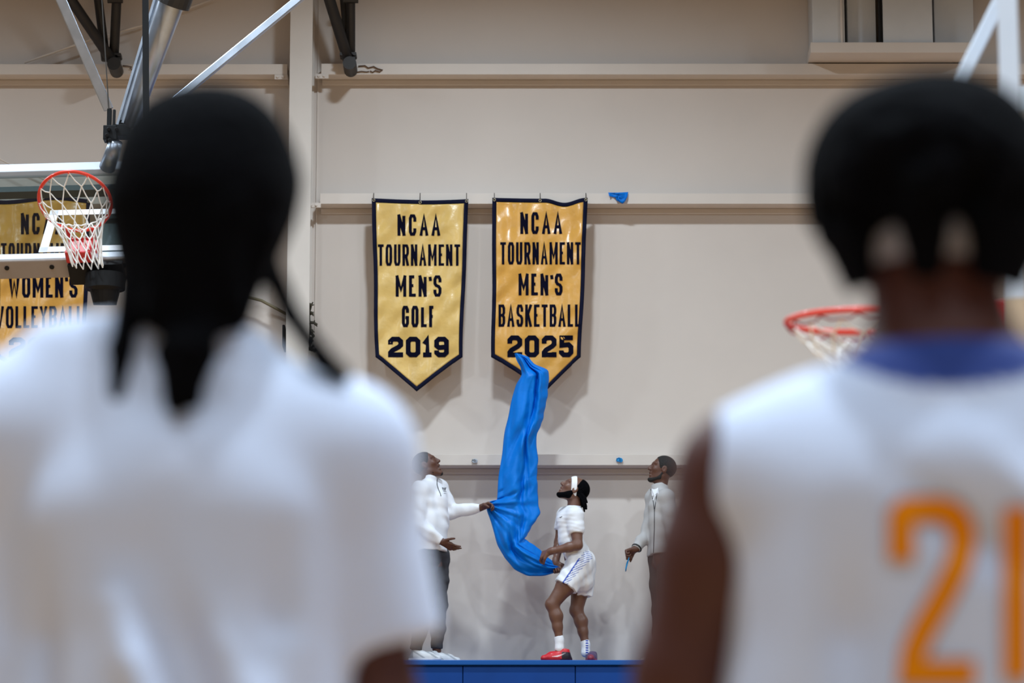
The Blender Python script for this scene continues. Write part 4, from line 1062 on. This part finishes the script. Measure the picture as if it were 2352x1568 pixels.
def near_right():
    Y0 = 3.9; J = lambda px, py, dy=0.: at(px, py, Y0+dy)
    cx = J(2215, 900)[0]
    root = thing('person', (cx, Y0, 0), 'blurred player with orange number 21 on white jersey standing close by at right', 'person')
    skull = J(2135, 430, .03); neck = J(2165, 760, .02); sz = J(0, 985)[2]
    ls, rs_ = V3(J(1712, 1000)[0], Y0, sz-.055), V3(2*cx-J(1712, 1000)[0], Y0, sz-.055)
    le, re = V3(J(1572, 1480)[0], Y0+.03, sz-.275), V3(2*cx-J(1572, 1480)[0], Y0+.03, sz-.275)
    lw, rw_ = V3(le[0]-.03, Y0+.12, sz-.52), V3(re[0]+.03, Y0+.12, sz-.52)
    hz = sz-.56
    lh, rh = V3(cx-.09, Y0, hz), V3(cx+.09, Y0, hz)
    lk, rk = V3(cx-.13, Y0+.03, .48), V3(cx+.13, Y0+.03, .48); la, ra = V3(cx-.14, Y0-.02, .09), V3(cx+.14, Y0-.02, .09)
    F = Field(V3(cx-.55, Y0-.25, .0), V3(cx+.55, Y0+.45, skull[2]+.2), .009)
    for s in (-1, 1): F.chain([V3(cx+s*.1, Y0, sz-.1), V3(cx+s*.085, Y0, hz+.05)], [.112, .1], .05)
    F.cone(ls, rs_, .066, .066, .05); F.cone(V3(neck[0], neck[1], sz), skull, .080, .074, .04); F.cone(lh, rh, .1, .1, .05)
    for s in (ls, rs_): F.cone(s, V3(neck[0], neck[1], sz+.075), .062, .058, .05)
    for a, b, c, sd in ((ls, le, lw, -1), (rs_, re, rw_, 1)):
        F.chain([a, lerp(a, b, .4), b], [.068, .068, .056], .03); F.chain([b, lerp(b, c, .3), c], [.055, .054, .032], .02)
        hand(F, c, (0, .35, -.9), (-sd, 0, 0), sd, 1.05, (.3, .35, .4, .45))
    for a, b, c in ((lh, lk, la), (rh, rk, ra)):
        F.chain([a, b], [.095, .06], .04); F.chain([b, lerp(b, c, .3)-V3(0, .02, 0), c], [.056, .058, .036], .03)
    head(F, skull, (-.15, 1, .12), (0, -.12, 1), 1.0)
    F.mesh('body', M['skin_c'], root)
    H = Field(V3(skull[0]-.26, Y0-.3, skull[2]-.25), V3(skull[0]+.26, Y0+.3, skull[2]+.22), .008)
    H.ell(J(2125, 385, .02), [.122, .13, .108]); H.ell(J(2210, 400, .03), [.095, .11, .1], None, .05); H.ell(J(2000, 420, .03), [.068, .1, .085], None, .05); H.ell(J(2160, 500, .045), [.10, .10, .09], None, .05)
    rr = random.Random(15)
    for i in range(150):                                       # short twists all round
        a = rr.uniform(-1.7, 1.7); e = rr.uniform(-.32, 1.2)
        n = V3(math.sin(a)*math.cos(e), -math.cos(a)*math.cos(e), math.sin(e)); p = J(2128, 400, .02)+n*V3(.108, .115, .092)
        H.chain([p, p+n*.022+V3(0, 0, -.016), p+n*.026+V3(0, 0, -.045)], [.014, .012, .008], .008)
    for a in (-1.3, -1.1, -.95, -.28, -.2, -.1, .42, .55, .7, .85, 1.0, 1.2):   # twists hanging over the band at the nape
        p = skull+V3(math.sin(a)*.105, -math.cos(a)*.112, -.02)
        H.chain([p, p+V3(math.sin(a)*.01, -.008, -.05), p+V3(-math.sin(a)*.006, .004, -.10)], [.018, .019, .012], .008)
    H.mesh('twists', M['hair'], root)
    n = 40; c = skull+V3(0, 0, -.080)
    bm_ = MB(); ring = []
    for k in range(n):
        a = 2*math.pi*k/n; ring.append((math.cos(a)*.094, math.sin(a)*.106))
    vs = [c+V3(x*s, y*s, z) for (z, s) in ((-.024, 1), (.0, 1.03), (.024, 1.02), (.024, .95), (-.024, .95)) for x, y in ring]
    bm_.add(vs, [(q*n+k, q*n+(k+1) % n, (q+1) % 5*n+(k+1) % n, (q+1) % 5*n+k) for q in range(5) for k in range(n)]); bm_.build('headband', M['band_grey'], root, smooth=True)
    S = Field(V3(cx-.45, Y0-.28, hz-.12), V3(cx+.45, Y0+.25, sz+.2), .0075)
    S.chain([V3(cx, Y0-.004, sz-.08), V3(cx, Y0-.004, hz-.1)], [.126, .124], .06)
    for s in (-1, 1): S.chain([V3(cx+s*.146, Y0-.005, sz-.10), V3(cx+s*.142, Y0, sz-.35), V3(cx+s*.12, Y0, hz-.1)], [.130, .124, .126], .06)
    for s in (ls, rs_): S.cone(lerp(s, V3(cx, Y0, sz), .05)+V3(0, 0, .0), V3(neck[0], neck[1], sz+.055), .084, .07, .06)
    S.cone(V3(neck[0], neck[1]-.005, sz+.0), V3(neck[0], neck[1], sz+.075), .095, .088, .03, cap=True)
    S.cut(ls+V3(-.038, 0, .0), (-1, 0, .06))
    S.cut(rs_+V3(.038, 0, .0), (1, 0, .06))
    def jersey(X, Y, Z):
        x, y, z = X-cx, Y-Y0, Z-sz; back = np.clip((-y+.02)/.08, 0, 1)
        def ridge(x0, k, w, a, z0, z1): return a*np.exp(-((x-x0-k*z)/w)**2)*np.clip((z0-z)/.16, 0, 1)**2*np.clip((z-z1)/.06, 0, 1)
        d = ridge(-.035, -1.0, .036, .022, .02, -.25)-ridge(-.14, -.9, .035, .024, .0, -.2)-ridge(-.10, .25, .04, .012, -.08, -.4)+ridge(-.2, -.05, .03, .012, -.08, -.5)
        d = d-ridge(.06, -1.0, .036, .018, -.0, -.3)-ridge(-.17, -.1, .03, .012, -.1, -.5)
        return -(d*back)*1.2
    S.wrinkle(jersey); S.cut(V3(0, 0, hz-.1), (0, 0, -1)); nc = V3(neck[0]-.0, Y0-.02, sz+.13)
    so = S.mesh('jersey', M['jersey_tinted'], root, tinted((216, 227, 252), (lambda P: (np.linalg.norm((P-nc)*V3(.85, 1, 1), axis=1) < .118), (30, 62, 150))))
    two = [(2070, 1288), (2070, 1185), (2082, 1172), (2150, 1169), (2185, 1178), (2206, 1202), (2212, 1240), (2203, 1290), (2180, 1340), (2150, 1395), (2118, 1450), (2098, 1500), (2094, 1545), (2240, 1545)]
    one = [(2335, 1165), (2335, 1560)]; bar = [(2290, 1195), (2335, 1165)]
    def art(th):
        v, f = [], []
        for pl in (two, one):
            a_, b_ = stroke(pl, th, False, 12.); n0 = len(v); v += a_; f += [tuple(i+n0 for i in q) for q in b_]
        return v, f
    decal('number_outline', so, art(63), M['orange_dark'], root, .003); decal('number', so, art(56), M['orange'], root, .006)
    T = Field(V3(cx-.35, Y0-.25, .38), V3(cx+.35, Y0+.25, hz+.15), .012)
    T.cone(lh+V3(0, 0, .02), rh+V3(0, 0, .02), .118, .118, .05)
    for a, b in ((lh, lk), (rh, rk)): T.chain([a, lerp(a, b, .9)], [.12, .12], .03, cap=True)
    T.mesh('shorts', M['white_near'], root)
    for c in (la, ra): shoe('shoe', V3(c[0], c[1]-.07, 0), V3(c[0], c[1]+.23, 0), 0, root, lambda a, z, P: np.tile(np.array(lin((225, 225, 228))), (len(a), 1)), .12, .05, .008)
    return root
near_right()

# ================================================================== basketball goals
def net(parent, c, e1, e2, Rm, drop, h1, h2, rb, m1, m2=None, rad=.0042, rows=6, n=12):
    nodes = []
    for r in range(rows+1):
        t = r/rows; row = []
        for k in range(n):
            a = 2*math.pi*(k+.5*(r % 2))/n
            q = c+Rm*(math.cos(a)*e1+math.sin(a)*e2)
            R2 = rb+(.225-rb)*(1-t)**2.3
            b = c+drop*t+R2*(math.cos(a)*h1+math.sin(a)*h2)
            w = (1-t)**1.8
            row.append(q*w+b*(1-w))
        nodes.append(row)
    A, B = MB(), MB()
    for r in range(rows):
        for k in range(n):
            a = nodes[r][k]; o = (k if r % 2 else k-1)
            for j in (o, o+1):
                b = nodes[r+1][j % n]; mid = (a+b)/2+V3(0, 0, -.008)
                (B if (m2 and r == 0) else A).tube([a, mid, b], rad, 6, caps=False)
    if m2: B.build('net_loops', m2, parent, smooth=True)
    return A.build('net', m1, parent, smooth=True)

def folded_goal():
    yaw = R(6); el = R(50)
    hd = V3(math.sin(yaw), math.cos(yaw), 0)                       # board's up leans this way, away from the court
    u = hd*math.cos(el)+V3(0, 0, 1)*math.sin(el); n = -hd*math.sin(el)+V3(0, 0, 1)*math.cos(el); r = V3(math.cos(yaw), -math.sin(yaw), 0)
    rc = at(172, 462, 22.2)                                        # rim centre
    o0 = rc-n*.40                                                  # on the board face at rim height
    P = lambda x, y, z=0.: o0+r*x+u*y+n*z
    root = thing('basketball_goal', o0, 'folded up glass backboard goal with red rim and white net at left', 'basketball hoop')
    hw = .915; y0, y1 = -.085, .93
    MB().obox(P(0, (y0+y1)/2, -.012), r*(hw-.02), u*(y1-y0)/2*.98, n*.006).build('backboard', M['glass'], root)
    fr = MB().obox(P(0, y1-.0, 0), r*hw, u*.045, n*.03).obox(P(0, y0, 0), r*hw, u*.03, n*.03)
    for s in (-1, 1): fr.obox(P(s*(hw-.02), (y0+y1)/2, 0), r*.022, u*(y1-y0)/2, n*.03)
    fr.build('board_frame', M['white_frame'], root, bevel=.006)
    tg = MB().obox(P(0, .46-.03, .003), r*.305, u*.028, n*.0015).obox(P(0, .0+.02, .003), r*.305, u*.028, n*.0015)
    for s in (-1, 1): tg.obox(P(s*(.305-.03), .225, .003), r*.028, u*.23, n*.0015)
    tg.build('target_square', M['target'], root)
    pd = MB().obox(P(0, y0-.03, -.05), r*hw, u*.012, n*.075).build('edge_pad', M['pad'], root, bevel=.01)
    for x in (-.5, -.2, .05, .28, .5): MB().tube([P(x, y0-.035, -.03), P(x, y0-.05, -.03)], .016, 10).build('bolt', M['black'], root)
    sup = MB().obox(P(0, .79, -.08), r*hw*.95, u*.030, n*.03).obox(P(.22, .4, -.1), r*.15, u*.52, n*.05).build('rear_frame', M['grey_steel'], root)
    # rim
    rim = thing('rim', rc, 'x', 'x'); del rim['label']; del rim['category']
    rim.parent = root; rim.location = tuple(rc-o0)
    k = 48; Rm = .236
    ring = [rc+Rm*(math.cos(2*math.pi*i/k)*r+math.sin(2*math.pi*i/k)*n) for i in range(k)]
    MB().tube(ring, .0115, 10, closed=True).build('ring', M['rim'], rim, smooth=True)
    bk = MB()
    for s in (-1, 1): bk.bar(P(s*.06, 0, .02), rc-n*Rm*.93+r*s*.09, .03, .02, u)
    bk.obox(P(0, -.02, .03), r*.10, u*.06, n*.03).obox(P(0, -.095, .075), r*.085, u*.085, n*.045)
    bk.build('bracket', M['rim_box'], rim, bevel=.01)
    for i in range(12):
        a = 2*math.pi*i/12; q = rc+Rm*(math.cos(a)*r+math.sin(a)*n); MB().tube([q, q-u*.022, q-u*.03+n*.006], .004, 6).build('net_hook', M['rim'], rim)
    dn = V3(0, 0, -1)
    net(rim, rc-u*.015, r, n, Rm, dn*.41+V3(.09, .06, 0), r, hd, .10, M['net'])
    # carrier under the board
    cr = MB().obox(P(.10, y0-.08, -.06), r*.18, u*.02, n*.08); cr.build('carrier_plate', M['black'], root)
    a = P(.16, y0-.1, -.06); MB().tube([a, a+V3(0, 0, -.10), a+V3(0, 0, -.10), a+V3(.0, .02, -.20)], [.13, .13, .10, .075], 20).build('carrier_hub', M['black'], root)
    # suspension steel above
    Y = 22.9; Q = lambda x, y, dy=0.: at(x, y, Y+dy)
    def ext(a, b, e): d = a-b; return b+d*((ZC-.02-b[2])/d[2])                  # every bar runs on up to the roof steel
    MB().tube([Q(246, 385, .1), Q(258, 352, .0), Q(266, 325, -.05)], [.055, .052, .045], 16).build('mast_foot', M['steel'], root, smooth=True)
    kn = MB()
    kn.obox(Q(254, 308), V3(.045, 0, 0), V3(0, .05, 0), V3(0, 0, .05)).obox(Q(280, 303, .02), V3(.06, 0, 0), V3(0, .06, 0), V3(0, 0, .04))
    kn.bar(Q(252, 250), Q(250, 330), .03, .05).bar(Q(263, 252, -.03), Q(261, 300, -.03), .018, .03).bar(Q(270, 282), Q(300, 282), .03, .05)
    for (x, y) in ((250, 296), (252, 322), (268, 296), (246, 310)): kn.tube([Q(x, y, -.09), Q(x, y, .06)], .014, 8)
    kn.tube([Q(252, 330), Q(250, 342)], .012, 8)
    kn.build('knuckle', M['black'], root, bevel=.004)
    up = lambda a, b: ext(Q(*a), Q(*b), .55)
    MB().bar(up((137, -8, -.25), (250, 252, 0)), Q(250, 252), .068, .045).build('brace_bar', M['steel'], root, bevel=.006)
    MB().tube([ext(Q(396, 0, -.35), Q(300, 290, 0), .5), Q(396, 0, -.35), Q(300, 290, 0)], [.096, .088, .052], 20).build('mast_tube', M['steel'], root, smooth=True)
    c = Q(402, 0, -.36); d = nrm(Q(300, 290)-c); MB().tube([c-d*.12, c+d*.035], .112, 20).build('mast_collar', M['steel_dark'], root)
    sb = MB(); a, b = ext(Q(361, 0, -.1), Q(276, 285, -.02), .5), Q(276, 285, -.02); off = V3(.018, 0, .006)
    sb.bar(a-off, b-off, .016, .04).bar(a+off, b+off, .016, .04).bar(a+V3(0, .012, 0), b+V3(0, .012, 0), .03, .008)
    sb.build('slide_channel', M['steel'], root)
    MB().bar(ext(Q(334, 0, -.45), Q(336, 330, -.45), .4), Q(336, 330, -.45), .042, .012).build('strap', M['black'], root)
    MB().bar(ext(Q(686, -2, .1), Q(400, 232, .05), .4), Q(400, 232, .05), .052, .045).build('stay_bar', M['steel'], root, bevel=.006)
    MB().tube([ext(Q(238, 60, -.1), Q(250, 250, -.06), .8), Q(250, 250, -.06)], .004, 6).build('cable', M['cord'], root)
folded_goal()

def side_goal():
    rc = V3(*at(1979, 737, 10.84)); rc[2] = 3.05
    bc = at(2331, 737, 10.84); az = math.atan2(bc[0], bc[1])
    d = V3(math.sin(az), math.cos(az), 0); p = V3(math.cos(az), -math.sin(az), 0); z = V3(0, 0, 1)
    bd = float((bc-rc)@p)
    P = lambda a, b, c: V3(rc[0], rc[1], 3.05)+p*(bd+a)+d*b+z*c          # a past the glass, b along it, c above the rim
    root = thing('basketball_goal', P(0, 0, 0), 'blurred goal with orange rim seen from its side beside the right player', 'basketball hoop')
    MB().obox(P(.006, 0, .385), p*.006, d*.89, z*.52).build('backboard', M['glass'], root)
    fr = MB()
    for s in (-1, 1): fr.obox(P(.006, s*.9, .385), p*.029, d*.022, z*.535)
    for c in (-.13, .90): fr.obox(P(.006, 0, c), p*.029, d*.9, z*.022)
    fr.build('board_frame', M['white_frame'], root, bevel=.005)
    tg = MB()
    for c in (.02, .45): tg.obox(P(-.003, 0, c), p*.0015, d*.305, z*.025)
    for s in (-1, 1): tg.obox(P(-.003, s*.28, .235), p*.0015, d*.025, z*.235)
    tg.build('target_square', M['target'], root)
    rim = bpy.data.objects.new('rim', None); COL.objects.link(rim); rim.parent = root; rim.location = tuple(rc-P(0, 0, 0))
    k = 48; Rm = .236
    e1 = p; e2 = nrm(d*math.cos(R(3.5))+z*math.sin(R(3.5)))                # the ring has sagged a little to one side
    MB().tube([rc+Rm*(math.cos(2*math.pi*i/k)*e1+math.sin(2*math.pi*i/k)*e2) for i in range(k)], .0105, 10, closed=True).build('ring', M['rim'], rim, smooth=True)
    bk = MB()
    for s in (-1, 1): bk.bar(rc+e1*Rm*.9+e2*s*.1, P(0, s*.05, 0), .025, .03, z)
    bk.obox(P(-.03, 0, -.03), p*.03, d*.1, z*.065); bk.build('bracket', M['rim_box'], rim, bevel=.006)
    net(rim, rc-z*.012, e1, e2, Rm, z*-.30+p*.05, p, d, .075, M['net'], M['net_red'], .0036)
    m = MB(); m.obox(P(.14, 0, 4.4), p*.05, d*.05, z*4.3*.0+z*1.9)
    for c in (.2, .62): m.obox(P(.07, 0, c), p*.05, d*.3, z*.04)
    m.obox(P(.14, 0, 1.6), p*.05, d*.05, z*1.5)
    m.build('mast', M['white_frame'], root, bevel=.006)
    Y = rc[1]+.25; a = at(2300, -4, Y); b = at(2196, 205, Y)
    MB().bar(a-(b-a)*.9, b, .045, .05).build('brace_bar', M['white_frame'], root, bevel=.005)
side_goal()
bpy.context.view_layer.update()
